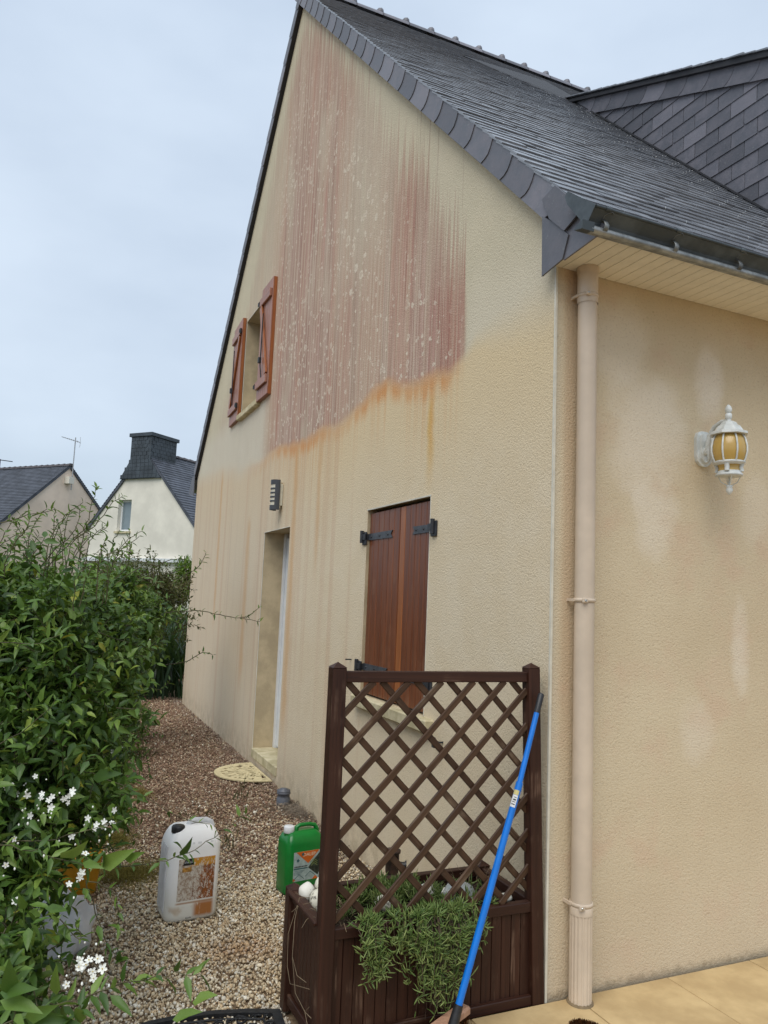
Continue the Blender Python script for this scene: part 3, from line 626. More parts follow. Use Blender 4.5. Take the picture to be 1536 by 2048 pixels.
while z < 6.8:
    y = DF - .3 + (CW/2 if row % 2 else 0) + .04
    while y < 3.2:
        p = [(y+.002,z),(y+CW-.003,z),(y+CW-.003,z+CE+.03),(y+.002,z+CE+.03)]
        if random.random() < .12: p[1] = (y+CW-.012,z+.002); p.insert(2,(y+CW-.003,z+.02))
        p = clip(p, 1, 0, -DF); p = clip(p, -1, 1, -(CR+.012)) if p else p; p = clip(p, .468, -1, 5.055) if p else p
        if len(p) >= 3 and max(a for a,_ in p)-min(a for a,_ in p) > .02:
            lift = random.uniform(0,.0025)
            # lower edge proud, top tucked in
            zb_ = min(b for _,b in p)
            v0 = [(XD-.010-lift+ (b-z)*.055, a, b) for a,b in p]; v1 = [(XD-.003-lift+(b-z)*.055, a, b) for a,b in p]; k = len(p)
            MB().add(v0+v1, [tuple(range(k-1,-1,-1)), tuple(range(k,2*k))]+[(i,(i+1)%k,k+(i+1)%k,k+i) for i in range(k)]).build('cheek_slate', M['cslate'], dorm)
        y += CW
    z += CE; row += 1
y = DF; k = 0
cs, sn = 1/math.hypot(1,.468), .468/math.hypot(1,.468)
step = .255
for i in range(13):
    s = i*step; o = Vector((XD-.024, DF+s*cs, ctop(DF)-.155+s*sn)); 
    pl = [(-.0,.14),(-.0,.09),(.01,.05),(.03,.02),(.05,0),(step+.05,0),(step+.05,.14)]
    Mx = frame(o, (-.0+.02,cs,sn), (0,-sn,cs), (-1,0,.0)); yend = DF+(s+step)*cs
    if yend < 3.25: inst('cheek_verge_slate', MB().prism(pl,0,.007,lambda a,b,t:(a,b,t)).mesh('cheek_verge_slate', M['cslate']), dorm, Mx)
# dormer roof with uneven slate edge
MB().prism([(DF-.15,ctop(DF-.15)-.0),(3.22,ctop(3.22)),(3.26,ctop(3.22)+.05),(DF-.15,ctop(DF-.15)+.05)], XD-.06, XD+3.4, lambda a,b,t:(t,a,b)).build('dormer_roof', M['dark'], dorm)
y = DF-.16; em = MB()
while y < 3.2:
    e = random.uniform(-.004,.004); em.prism([(y,ctop(y)+.052),(y+.13,ctop(y+.13)+.048),(y+.13,ctop(y+.13)+.058),(y,ctop(y)+.066+e)], XD-.075+random.uniform(-.006,.006), XD+3.4, lambda a,b,t:(t,a,b)); y += .1
em.build('dormer_slate_courses', M['slate'], dorm, kind='stuff')
# swept valley piece where dormer roof meets the main slope
MB().add([(XD-.06,3.22,ctop(3.22)+.06),(1.45,3.62,CR+3.62+.02),(XD+.2,3.95,CR+3.95+.04),(XD+.2,3.2,ctop(3.2)+.07)], [(0,3,2,1)]).add([(XD-.06,3.22,ctop(3.22)+.06),(1.45,3.62,CR+3.62+.02),(1.9,3.40,CR+3.40+.01),(XD-.06,3.12,CR+3.12+.012)], [(0,1,2,3)]).build('dormer_valley', M['dark'], dorm)
# leaden foot of the cheek
MB().prism([(DF,CR+DF+.018),(3.1,CR+3.1+.018),(3.1,CR+3.1+.034),(DF,CR+DF+.034)], XD-.03, XD-.006, lambda a,b,t:(t,a,b)).build('cheek_flashing', M['dark'], dorm)

# ================================================================== planter box with lattice
pl = thing('planter_box', 'dark brown wooden planter box with tall lattice panel, against the house corner', 'planter', (-.5,.2,-.02))
def bar(name, p0, p1, w, h, mat, parent, up=(0,1,0), b=.003, **k):
    Mx, L = along(p0, p1, up); return inst(name, MB().box(-w/2,w/2,-h/2,h/2,0,L,b=b).mesh(name, mat), parent, Mx, **k)
W = M['pw']
def post(x0, y0, x1, y1, z0, z1, w, name='post'):
    Mx, L = along((x0,y0,z0),(x1,y1,z1),(0,1,0))
    m = MB().box(-w/2,w/2,-w/2,w/2,0,L,b=.003); a = w/2+.001
    m.add([(-a,-a,L),(a,-a,L),(a,a,L),(-a,a,L),(0,0,L+.02)], [(0,1,4),(1,2,4),(2,3,4),(3,0,4),(3,2,1,0)])
    return inst(name, m.mesh(name, W), pl, Mx)
XL, XRb, XRt = -.957, -.037, -.078; YF = .028; YB = .405
post(XL,YF,XL,YF,-.03,1.335,.056); post(XRb,YF-.012,XRt,YF,-.012,1.335,.056)
post(XL-.004,YB,XL-.004,YB,-.06,.405,.056); post(-.065,YB,-.065,YB,-.06,.41,.056)
bar('rail', (XL+.026,YF,1.300), (XRt-.026,YF,1.296), .030, .042, W, pl, (0,0,1))
bar('rail', (XL+.026,YF,.372), (-.066,YF-.01,.372), .036, .040, W, pl, (0,0,1)); bar('rail', (XL+.026,YF-.002,.004), (-.064,YF-.012,.012), .034, .040, W, pl, (0,0,1))
bar('rail', (XL-.002,YF+.03,.372), (XL-.004,YB-.028,.385), .036, .04, W, pl, (0,0,1)); bar('rail', (XL-.002,YF+.03,.0), (XL-.004,YB-.028,-.01), .034, .04, W, pl, (0,0,1))
bar('rail', (-.052,YF+.03,.372), (-.065,YB-.028,.385), .036, .04, W, pl, (0,0,1)); bar('rail', (XL+.026,YB,.385), (-.092,YB,.385), .036, .036, W, pl, (0,0,1))
bar('rail', (XL-.03,YF+.02,.402), (XL-.032,YB-.02,.402), .018, .014, W, pl, (0,0,1))
nb = 19; bw = (-.066-(XL+.028))/nb
bd = [MB().box(0,bw-.0025,-.006,.006,0,.33,b=.0015).mesh('board', W) for _ in range(3)]
for i in range(nb): inst('board', random.choice(bd), pl, T(XL+.028+i*bw, YF+.004+random.uniform(-.001,.001)-.010*i/nb, .024))
bs = MB().box(-.006,.006,0,.0405,0,.335,b=.0015).mesh('board', W)
for i in range(8):
    inst('board', bs, pl, T(XL-.004, YF+.032+i*.043, .018)); inst('board', bs, pl, T(-.052, YF+.032+i*.043, .018))
MB().box(XL+.03,-.09,YB-.006,YB+.006,.0,.36).build('back_panel', W, pl)
MB().box(XL+.01,-.06,YF+.018,YB-.015,-.02,.0).build('floor_panel', W, pl)
# lattice: two layers of diagonal slats clipped to the frame
lx0, lx1, lz0, lz1 = XL+.026, -.078, .392, 1.281; sp = .1485
def xr(z): return -.066 + (XRt-.026+.066)*(z-.37)/.93
def slat(c, sgn):       # line: z = c + sgn*x
    pts = []
    for x in (lx0, ):
        z = c + sgn*x
        if lz0 <= z <= lz1: pts.append((x,z))
    for z in (lz0, lz1):
        x = (z-c)*sgn
        if lx0 < x < xr(z): pts.append((x,z))
    x = (c*0+1)*0
    # right frame edge
    k = (XRt-.026+.066)/.93; x = (-.066 + k*(c-.37))/(1-k*sgn); z = c+sgn*x
    if lz0 < z < lz1: pts.append((x,z))
    if len(pts) < 2: return
    pts.sort(); a, b = pts[0], pts[-1]
    if math.hypot(a[0]-b[0],a[1]-b[1]) < .05: return
    yy = YF-.006 if sgn > 0 else YF+.0065
    j = random.uniform(-.002,.002)
    bar('lattice_slat', (a[0],yy,a[1]+j), (b[0],yy,b[1]+j), .0255, .011, M['pw2'], pl, (0,1,0), .002)
for i in range(-14, 16):
    slat(1.275+.515+i*sp, 1)         # rising to the right
    slat(1.275-.9215+.010+i*sp, -1)

# soil and contents
def lump_mesh(name, cx, cy, rx, ry, z, h, mat, parent, **k): pass
sv = []; sf = []; nx_, ny_ = 24, 10
for j in range(ny_+1):
    for i in range(nx_+1):
        x = XL+.02+(-.062-XL-.02)*i/nx_; y = YF+.02+(YB-YF-.03)*j/ny_
        sv.append((x,y,.345+.012*math.sin(i*1.7+j)+random.uniform(-.006,.01)))
for j in range(ny_):
    for i in range(nx_): a = j*(nx_+1)+i; sf.append((a,a+1,a+nx_+2,a+nx_+1))
MB().add(sv, sf, True).build('soil', M['soil'], pl, kind='stuff')

def ico(sub=2):
    import bmesh
    bm = bmesh.new(); bmesh.ops.create_icosphere(bm, subdivisions=sub, radius=1)
    v = np.array([x.co[:] for x in bm.verts]); f = np.array([[q.index for q in p.verts] for p in bm.faces]); bm.free(); return v, f
IV, IF = ico(3)
def pebble(p, r, seed, mat):
    rs = np.random.default_rng(seed); v = IV.copy(); d = rs.normal(size=(5,3)); 
    for q in d: v *= (1 + .05*np.sin((v@q)*2.2+q[0]*3))[:,None]
    v *= np.array(r); return big_mesh('pebble', v, IF, mat, smooth=True)
ps = N('white painted stone', .55, .35); k1 = ps.noise(ps.obj, 28, 4, .6); k2 = ps.noise(ps.obj, 70, 2)
ps.col(ps.mix(ps.mul(ps.ss(k1, .54, .66), ps.ss(k2,.4,.6)), ps.mix(ps.rnd, (.74,.73,.66), (.68,.64,.50)), (.10,.09,.07)))
stones = [((-.930,.335,.405),(.034,.030,.036),'white stone with dark flecks, beside the left rear post of the planter'),
 ((-.850,.372,.410),(.042,.034,.040),'largest white stone, beside the rear rail of the planter'),
 ((-.905,.265,.402),(.038,.034,.042),'cream round stone by the tall left post of the planter'),
 ((-.918,.175,.398),(.024,.024,.034),'small flecked white stone close behind the tall left post'),
 ((-.835,.055,.370),(.020,.016,.014),'tiny white stone low at the foot of the lattice, right of the tall post'),
 ((-.672,.135,.408),(.042,.034,.030),'cream stone lying alone behind the middle of the lattice'),
 ((-.430,.245,.395),(.045,.034,.024),'flat white stone left of the upturned clear bowl'),
 ((-.345,.235,.378),(.034,.028,.018),'flat pale stone behind the upturned clear bowl'),
 ((-.135,.10,.382),(.030,.030,.016),'pale stone near the right post of the planter')]
for i, (p, r, lab) in enumerate(stones):
    me = pebble(p, r, i, ps.m); link(bpy.data.objects.new('stone', me), None, T(*p) @ Matrix.Rotation(i*1.1,4,'Z'), lab, 'stone', 'white stones on the soil of the planter')
# upturned clear bowl
cg = N('cloudy clear plastic', .12, .6); cg.col((.62,.66,.66)); tr = cg.t.nodes.new('ShaderNodeBsdfTransparent'); mx = cg.t.nodes.new('ShaderNodeMixShader'); mx.inputs[0].default_value = .55
cg.t.links.new(cg.b.outputs[0], mx.inputs[2]); cg.t.links.new(tr.outputs[0], mx.inputs[1]); cg.t.links.new(mx.outputs[0], cg.o.inputs[0])
bw_ = MB().lathe([(.074,0),(.078,.004),(.072,.008),(.066,.04),(.054,.062),(.03,.072),(.004,.074)], 24).build('bowl', cg.m, None, T(-.315,.17,.362), label='clear plastic bowl lying upside down on the planter soil', cat='bowl')

# ---- leaf machinery
LT = np.array([(0,0,0),(.28,.40,.05),(.28,-.40,.05),(.66,.27,.03),(.66,-.27,.03),(1,0,-.13),(.28,0,-.015),(.66,0,-.045)])
LFq = np.array([(0,6,1,1),(0,2,6,6),(6,7,3,1),(6,2,4,7),(7,5,3,3),(7,4,5,5)])
LFt = np.array([(0,6,1),(0,2,6),(6,7,3),(6,3,1),(6,2,4),(6,4,7),(7,5,3),(7,4,5)])
def nrm(a): return a/np.maximum(np.linalg.norm(a, axis=-1, keepdims=True), 1e-9)
def leaf_arrays(P, Dn, Up, L, Wd, tint):
    P, Dn, Up = np.asarray(P,float), nrm(np.asarray(Dn,float)), np.asarray(Up,float)
    side = nrm(np.cross(Up, Dn)); up = np.cross(Dn, side)
    t = LT[None]; V = P[:,None] + Dn[:,None]*t[...,0:1]*L[:,None,None] + side[:,None]*t[...,1:2]*Wd[:,None,None] + up[:,None]*t[...,2:3]*L[:,None,None]
    n = len(P); F = (LFt[None] + np.arange(n)[:,None,None]*8).reshape(-1,3); C = np.repeat(np.stack([tint,tint,tint,np.ones(n)],1), 8, 0)
    return V.reshape(-1,3), F, C
class Leaves:
    def __init__(s): s.V=[]; s.F=[]; s.C=[]; s.n=0
    def add(s, V, F, C): s.V.append(V); s.F.append(F+s.n); s.C.append(C); s.n += len(V)
    def build(s, name, mat, parent, **k):
        me = big_mesh(name, np.vstack(s.V), np.vstack(s.F), mat, np.vstack(s.C)); return link(bpy.data.objects.new(name, me), parent, **k)
def tubes_np(paths, radii, n=4):
    """many thin tubes; paths (m,k,3)"""
    paths = np.asarray(paths); m, k, _ = paths.shape; d = nrm(np.gradient(paths, axis=1))
    a = nrm(np.cross(d, np.array([.3,.5,.81]))); b = np.cross(d, a); an = np.arange(n)*2*np.pi/n
    r = np.broadcast_to(np.asarray(radii).reshape(-1,1) if np.ndim(radii) else np.full((m,1), radii), (m,k)) * np.linspace(1,.5,k)
    V = paths[:,:,None] + (a[:,:,None]*np.cos(an)[:,None] + b[:,:,None]*np.sin(an)[:,None])*r[:,:,None,None]
    idx = np.arange(m*k*n).reshape(m,k,n); F = np.stack([idx[:,:-1], np.roll(idx[:,:-1],-1,2), np.roll(idx[:,1:],-1,2), idx[:,1:]], -1).reshape(-1,4)
    return V.reshape(-1,3), F

# ---- trailing succulent spilling over the planter front
sl = Leaves(); paths = []
def succ_leaf(P, Dn, L, Wd, tint):
    """slim spindle, 4 sided"""
    P = np.asarray(P); Dn = nrm(np.asarray(Dn)); a = nrm(np.cross(Dn, np.array([.2,.9,.3]))); b = np.cross(Dn, a); n = len(P)
    bend = rng.normal(size=(n,3))*.12; bend[:,2] += .18
    prof = [(0,.35),(.35,1.),(.75,.8),(1,.08)]
    V = np.zeros((n,16,3))
    for i, (t, w_) in enumerate(prof):
        c = P + Dn*(L*t)[:,None] + bend*(L*t*t)[:,None]
        for j in range(4): an = j*math.pi/2; V[:,i*4+j] = c + (a*math.cos(an)+b*math.sin(an))*(Wd*w_)[:,None]
    F = np.array([(i*4+j, i*4+(j+1)%4, i*4+4+(j+1)%4, i*4+4+j) for i in range(3) for j in range(4)]); F = (F[None]+np.arange(n)[:,None,None]*16).reshape(-1,4)
    F3 = np.concatenate([F[:,[0,1,2]],F[:,[0,2,3]]]); C = np.repeat(np.stack([tint,tint,tint,np.ones(n)],1),16,0); return V.reshape(-1,3), F3, C
def maxdrop(x): return np.interp(x, [-.86,-.83,-.78,-.72,-.66,-.60,-.54,-.48,-.42,-.38,-.35], [.04,.15,.20,.08,.13,.26,.36,.31,.24,.16,.04])
for i in range(280):
    hang = i < 160
    if hang:
        x = min(-.36,max(-.70,random.gauss(-.53,.10))) if i < 125 else random.gauss(-.795,.025); y0 = random.uniform(.0,.12); 
        drop = maxdrop(x)*random.uniform(.25,1.05); k = 12
        out = random.uniform(.02,.085)*(1-.3*random.random()); dx = random.uniform(-.06,.06)
        t = np.linspace(0,1,k); yy = y0 + (-.012-out-y0)*np.minimum(1,t*2.2)**.8; zz = .375 + .045*np.sin(np.minimum(t*2.4,1)*math.pi)*1. - drop*np.maximum(0,(t-.28)/.72)**1.15
        xx = x + dx*t + .008*np.sin(t*7+i)
    else:
        x = random.choice([random.uniform(-.82,-.45), random.uniform(-.62,-.28), random.uniform(-.85,-.15)]); y0 = random.uniform(.03,.30); k = 7
        if random.random() < .5: x = random.gauss(-.62,.08); y0 = random.gauss(.28,.06)
        t = np.linspace(0,1,k); dx, dy = random.uniform(-.08,.08), random.uniform(-.07,.05)
        xx = x + dx*t; yy = np.maximum(y0 + dy*t, -.02); zz = .355 + .06*np.sin(t*2.3)*random.uniform(.5,1.2) 
    pth = np.stack([xx,yy,zz],1); pp = np.stack([np.interp(np.linspace(0,1,8), t, pth[:,q]) for q in range(3)],1); paths.append(pp)
    m = 11 if hang else 7; tt = np.sort(np.random.default_rng(i).uniform(.12,1,m)); base = np.stack([np.interp(tt,t,pth[:,q]) for q in range(3)],1)
    rs = np.random.default_rng(1000+i); rep = 2 if hang else 3
    P = np.repeat(base,rep,0); n = len(P); d = rs.normal(size=(n,3)); d[:,1] -= .35; d[:,2] += .25 if hang else .9
    sl.add(*succ_leaf(P, d, rs.uniform(.022,.042,n), rs.uniform(.0022,.0036,n), np.clip(rs.normal(.64 + .25*(tt.repeat(rep)-.5),.2,n),0,1)))
su = thing('trailing_succulent', 'green trailing succulent spilling over the front of the planter', 'plant', (-.55,.0,.38))
sl.build('foliage', M['succ'], su, kind='stuff')
V_, F_ = tubes_np(paths, .0014); link(bpy.data.objects.new('stems', big_mesh('stems', V_, F_, M['bark'], smooth=True)), su, kind='stuff')
# dried stalks: bundle inside the left of the box, whips over the left side
dr_ = []
for i in range(46):
    x, y = random.uniform(-.93,-.80), random.uniform(.04,.30); a = random.uniform(0,6.28); l = random.uniform(.04,.12)
    dr_.append([(x+math.cos(a)*l*t, y+math.sin(a)*l*t, .36+.05*math.sin(t*2.6)*random.uniform(.5,1.3)) for t in np.linspace(0,1,6)])
for i in range(10):
    x, y = random.uniform(-.33,-.08), random.uniform(.15,.36); dr_.append([(x+random.uniform(-.03,.03)*t, y+.02*t, .36+.09*t+.012*math.sin(t*6)) for t in np.linspace(0,1,6)])
V_, F_ = tubes_np(dr_, .0016); link(bpy.data.objects.new('dry_stalks', big_mesh('dry_stalks', V_, F_, simple('dry straw stem', (.30,.22,.13), .8, .3), smooth=True)), None, label='dry brown stalks tangled on the soil of the planter', cat='dead plant', kind='stuff')
wh = MB()
for (pts, r) in (([(-.93,.30,.40),(-.985,.26,.42),(-1.02,.20,.36),(-1.035,.16,.25),(-1.03,.12,.14),(-1.01,.06,.10),(-.995,.03,.09)],.0012),
                 ([(-.93,.25,.40),(-1.0,.24,.40),(-1.03,.24,.30),(-1.04,.2,.2),(-1.035,.17,.15),(-1.02,.10,.17),(-1.0,.05,.18)],.0010),
                 ([(-1.035,.16,.25),(-1.03,.11,.205),(-1.01,.06,.20)],.001),([(-1.01,.06,.10),(-1.005,.03,.13)],.001),([(-1.01,.06,.10),(-1.005,.035,.06)],.001)): wh.tube(pts, r, 5)
wh.build('dry_tendril', simple('pale dry tendril', (.24,.18,.11), .8, .2), None, label='thin dry tendril hanging over the left side of the planter', cat='dead plant')

# ================================================================== broom
br = thing('broom', 'blue handled broom leaning on the right post of the lattice', 'broom', (-.52,-.14,.0))
A, K1, B_ = Vector((-.512,-.15,.07)), Vector((-.205,-.082,.87)), Vector((-.068,-.036,1.235)); Kd = Vector((-.262,-.094,.725))
MB().tube([A+(Kd-A)*.06, Kd, K1], .0135, 16).build('lower_handle', M['blue'], br)
MB().tube([K1, K1+(B_-K1)*.5, B_-(B_-K1)*.2], .0110, 16).build('upper_handle', M['blue'], br)
MB().tube([B_-(B_-K1)*.21, B_-(B_-K1)*.02, B_], [.0125,.0135,.009], 16).build('grip', M['black'], br)
MB().tube([A-(Kd-A)*.03, A+(Kd-A)*.10], [.021,.0165], 16).build('socket', M['black'], br)
MB().tube([K1-(K1-Kd)*.05, K1+(B_-K1)*.06], .0145, 16).build('twist_collar', M['blue'], br)
Mx, L = along(K1-(K1-Kd)*.55, K1-(K1-Kd)*.08, (0,1,0))
stk = MB(); v = []
for z in (0, L):
    for a in np.linspace(-2.0,-.6,7): v.append(Mx @ Vector((.0141*math.cos(a+3.14+.4), .0141*math.sin(a+3.14+.4), z)))
v2 = []
# sticker on the camera side: find direction towards the lattice front (-Y)
cdir = Vector((-.55,-.8,0)).normalized(); zd = (K1-Kd).normalized(); xd = zd.cross(cdir).normalized(); cd_ = xd.cross(zd)
def sticker(z0, z1, mat, name, w0=-.9, w1=.9, r=.0139):
    m = MB(); v = []
    for z in (z0, z1):
        for a in np.linspace(w0,w1,6): v.append(Kd+zd*z + (xd*math.sin(a)-cd_*math.cos(a)*-1)*r)
    m.add(v, [(i,i+1,7+i,6+i) for i in range(5)], True); return m.build(name, mat, br)
lk = (K1-Kd).length
sticker(lk-.075, lk-.028, simple('white sticker', (.68,.68,.66), .5, .05), 'sticker', -1.2, .5); sticker(lk-.027, lk-.006, simple('yellow sticker', (.60,.52,.22), .5, .1), 'sticker', -1.2, .5)
for k, (z0, z1) in enumerate(((.066,.062),(.056,.053),(.049,.043),(.038,.035))): sticker(lk-z0, lk-z1, M['black'], 'sticker_print', -.8+.1*k, .2, .0141)
Mh = T(-.55,-.125,.0) @ Matrix.Rotation(R(28),4,'Z')
inst('broom_head', MB().box(-.085,.17,-.026,.026,.045,.078,b=.007).mesh('broom_head', M['lwood']), br, Mh)
bb = []
for i in range(700):
    x, y = random.uniform(-.08,.165), random.uniform(-.022,.022); s = .25
    bb.append([(x,y,.047),(x+random.gauss(0,.004),y*1.5+random.gauss(0,.004),.0)])
V_, F_ = tubes_np(bb, .0011, 3); inst('bristles', big_mesh('bristles', V_, F_, M['coir']), br, Mh, kind='stuff')
# small brush with rust brown bristles
hb = thing('brush', 'rust brown bristle brush on the tiles below the downpipe', 'brush', (0,-.25,0))
bb = []
for i in range(2600):
    a, q = random.uniform(0,6.283), math.sqrt(random.random()); x, y = .044*q*math.cos(a), .09*q*math.sin(a)
    h = .045*math.sqrt(max(0,1-q*q*.8))+random.uniform(-.006,.004); bb.append([(x*.8,y*.8,.004),(x*1.05+random.gauss(0,.003),y*1.05+random.gauss(0,.003),.006+h)])
V_, F_ = tubes_np(bb, .0011, 3); MH = T(.010,-.285,.0) @ Matrix.Rotation(R(25),4,'Z')
inst('bristles', big_mesh('bristles', V_, F_, M['coir']), hb, MH, kind='stuff'); inst('back', MB().box(-.045,.045,-.09,.09,.001,.012,b=.004).mesh('back', M['lwood']), hb, MH)

# ================================================================== jerrycans
def rring(w, d, r, n=5):
    o = []
    for cx, cy, a0 in ((w/2-r,d/2-r,0),(-w/2+r,d/2-r,90),(-w/2+r,-d/2+r,180),(w/2-r,-d/2+r,270)):
        for k in range(n+1): a = R(a0+90*k/n); o.append((cx+r*math.cos(a), cy+r*math.sin(a)))
    return o
def can_body(w, d, h, levels, rad=.035):
    m = MB(); rings = []
    for ins, z in levels: rings.append([(x,y,z) for x,y in rring(w-2*ins, d-2*ins, max(.008,rad-ins*.6))])
    n = len(rings[0]); vs = [p for r_ in rings for p in r_]
    m.add(vs, [(i*n+k, i*n+(k+1)%n, (i+1)*n+(k+1)%n, (i+1)*n+k) for i in range(len(rings)-1) for k in range(n)], True)
    m.add(rings[0], [tuple(range(n-1,-1,-1))], True); m.add(rings[-1], [tuple(range(n))], True); return m
# large white can
wb = N('stained white plastic', .38, .45); X_, Y_, Z_ = wb.xyz(); q1 = wb.noise(wb.obj, 9, 4, .65); q2 = wb.noise(wb.obj, 1, 4, .7, sc=(60,60,14)); q3 = wb.noise(wb.obj, 4, 3)
c = wb.mix(q3, (.94,.93,.91), (.89,.88,.85)); c = wb.mix(wb.mul(wb.ss(Z_, .26, .02), .5), c, (.56,.54,.42))
front = wb.m_('LESS_THAN', Y_, -.07)
rust = wb.mul(wb.mul(wb.ss(Z_, .115, .085), wb.ss(Z_, .015, .04)), wb.mul(wb.ss(X_, -.01+.0, .02), wb.ss(X_, .115, .09)))
c = wb.mix(wb.mul(wb.mul(wb.mul(rust, front), wb.ss(q2,.25,.48)), .95), c, (.40,.14,.02))
r2 = wb.mul(wb.mul(wb.ss(wb.m_('ABSOLUTE', wb.sub(Z_, .102)), .007, .002), wb.ss(X_, -.10,-.08)), wb.ss(X_, .11,.09)); c = wb.mix(wb.mul(wb.mul(r2,front),.7), c, (.36,.15,.03))
r3 = wb.mul(wb.mul(wb.ss(Z_, .10, .07), wb.ss(Z_, .03, .06)), wb.mul(wb.ss(q1,.45,.6), wb.ss(X_, .02, -.03))); c = wb.mix(wb.mul(wb.mul(r3,front),.5), c, (.45,.27,.10))
dm = wb.mul(wb.mul(wb.ss(wb.m_('ABSOLUTE', wb.sub(Z_, .405)), .008, .002), wb.m_('GREATER_THAN', wb.noise(wb.obj, 1, 0, .5, sc=(160,1,1)), .5)), wb.mul(wb.ss(X_, -.03, -.02), wb.ss(X_, .10,.09))); c = wb.mix(wb.mul(wb.mul(dm,front),.35), c, (.25,.25,.25))
wb.col(c)
MW = T(-1.19,1.47,-.066) @ Matrix.Rotation(R(6),4,'Z') @ Matrix.Rotation(R(1.5),4,'X') @ Matrix.Diagonal((1,1,.955,1))
wc = link(bpy.data.objects.new('jerrycan', None), None, MW, 'large white jerrycan with a rust stained label, standing on the gravel', 'jerrycan')
H = .49; w_, d_ = .272, .215
cb = can_body(w_, d_, H, [(.03,0),(.008,.006),(.001,.02),(0,.04),(0,.385),(.004,.405),(.014,.43),(.028,.455),(.045,.470),(.07,.476)], .05)
inst('body', cb.mesh('body', wb.m), wc, MW)
for k in range(5):                      # ribs on the left flank
    inst('rib', MB().tube([(-w_/2+.0005,-.055+k*.025,.05),(-w_/2-.003,-.055+k*.025,.06),(-w_/2-.003,-.055+k*.025,.37),(-w_/2+.0005,-.055+k*.025,.385)], .0055, 6).mesh('rib', M['hdpe_plain']), wc, MW)
inst('handle', MB().tube([(-.02,.0,.470),(-.012,.0,.487),(.01,.0,.493),(.07,.0,.489),(.098,.0,.474),(.105,.0,.452)], [.016,.015,.014,.014,.015,.016], 12).mesh('handle', M['hdpe_plain']), wc, MW)
inst('cap', MB().lathe([(.033,0),(.034,.004),(.034,.028),(.031,.033),(.0,.034)], 20, (-.085,-.035,.447)).mesh('cap', M['black']), wc, MW @ T(0,0,.004))
inst('neck', MB().lathe([(.03,0),(.03,.03)], 20, (-.085,-.035,.43)).mesh('neck', M['hdpe_plain']), wc, MW)
lb = N('torn rusty label', .55, .3); X_, Y_, Z_ = lb.xyz(); a1 = lb.noise(lb.obj, 55, 5, .8); a2 = lb.noise(lb.obj, 1, 4, .7, sc=(150,60,40)); a3 = lb.noise(lb.obj, 30, 5, .8)
c = lb.mix(lb.ss(a1,.44,.56), (.58,.51,.42), (.34,.24,.17)); rus = lb.ss(lb.ad(lb.mul(X_, 3.2), lb.ad(a3, lb.mul(Z_,-.8))), .34, .46)
c = lb.mix(rus, c, lb.mix(lb.ss(a2,.4,.6), (.33,.10,.02), (.16,.06,.02)))
org = lb.mul(lb.ss(Z_, .285, .292), lb.ss(lb.ad(X_, lb.mul(a1,.03)), -.015, -.005)); c = lb.mix(org, c, (.58,.27,.03))
scr = lb.ss(lb.noise(lb.obj, 1, 3, .8, sc=(110,60,55), off=(3,3,3)), .53, .58); c = lb.mix(lb.mul(scr, .85), c, (.66,.62,.54)); lb.col(c)
fy = -d_/2-.0012
lab = inst('label', MB().box(-.088,.100,fy,fy+.0009,.115,.330).mesh('label', lb.m), wc, MW)
inst('label_print', MB().prism([(-.068,.296),(-.012,.296),(-.012,.330),(-.055,.330)], fy-.0006, fy-.0002, lambda a,b,t:(a,t,b)).mesh('label_print', M['black']), lab, MW)
sq = MB()
for k in range(6): x = -.060+k*.007; sq.tube([(x,fy-.001,.308),(x+.0025,fy-.001,.318+(k%2)*.004),(x+.005,fy-.001,.307)], .0009, 4)
inst('label_print', sq.mesh('label_print', M['white']), lab, MW)
inst('label_print', MB().prism([(-.07,.262),(-.022,.262),(-.022,.286),(-.068,.284)], fy-.0006, fy-.0002, lambda a,b,t:(a,t,b)).mesh('label_print', simple('faded orange print', (.60,.30,.06), .5, .3, 60)), lab, MW)
dia = MB().tube([(.068,fy-.001,.245),(.083,fy-.001,.262),(.068,fy-.001,.279),(.053,fy-.001,.262),(.068,fy-.001,.245)], .0014, 4); inst('label_print', dia.mesh('label_print', simple('red brown print', (.25,.07,.03), .5, .2)), lab, MW)
ink = MB()
for k in range(5): x = -.035+k*.006; ink.tube([(x,fy+.0008,.022),(x+.003,fy+.0008,.030-(k%3)*.002)], .0011, 4)
inst('ink_mark', ink.mesh('ink_mark', M['black']), wc, MW)

# green can
MG = T(-.54,1.60,-.066) @ Matrix.Rotation(R(9),4,'Z') @ Matrix.Diagonal((1,1,.92,1))
gc_ = link(bpy.data.objects.new('jerrycan', None), None, MG, 'green jerrycan with white cap and orange label, behind the planter', 'jerrycan')
w_, d_ = .235, .155
inst('body', can_body(w_, d_, .39, [(.02,0),(.004,.006),(0,.02),(0,.295),(.004,.315),(.016,.340),(.034,.357),(.055,.362)], .036).mesh('body', M['green']), gc_, MG)
inst('handle', MB().tube([(-.035,0,.355),(-.03,0,.378),(-.01,0,.388),(.05,0,.387),(.085,0,.378),(.10,0,.352),(.103,0,.330)], [.014,.013,.012,.012,.013,.014,.014], 12).mesh('handle', M['green']), gc_, MG)
inst('neck', MB().lathe([(.027,0),(.027,.03)], 18, (-.078,0,.335)).mesh('neck', M['green']), gc_, MG)
inst('cap', MB().lathe([(.029,0),(.031,.003),(.030,.036),(.027,.040),(.0,.041)], 22, (-.078,0,.352)).mesh('cap', M['white']), gc_, MG)
fy = -d_/2-.001; x0, x1, z0, z1 = -.078, .088, .085, .255
P_ = lambda a,b,t: (x0+(x1-x0)*a, t, z0+(z1-z0)*b)
glb = inst('label', MB().prism([(0,0),(1,0),(1,1),(0,1)], fy, fy+.0008, P_).mesh('label', simple('pale blue label', (.36,.46,.45), .45, .15, 40)), gc_, MG)
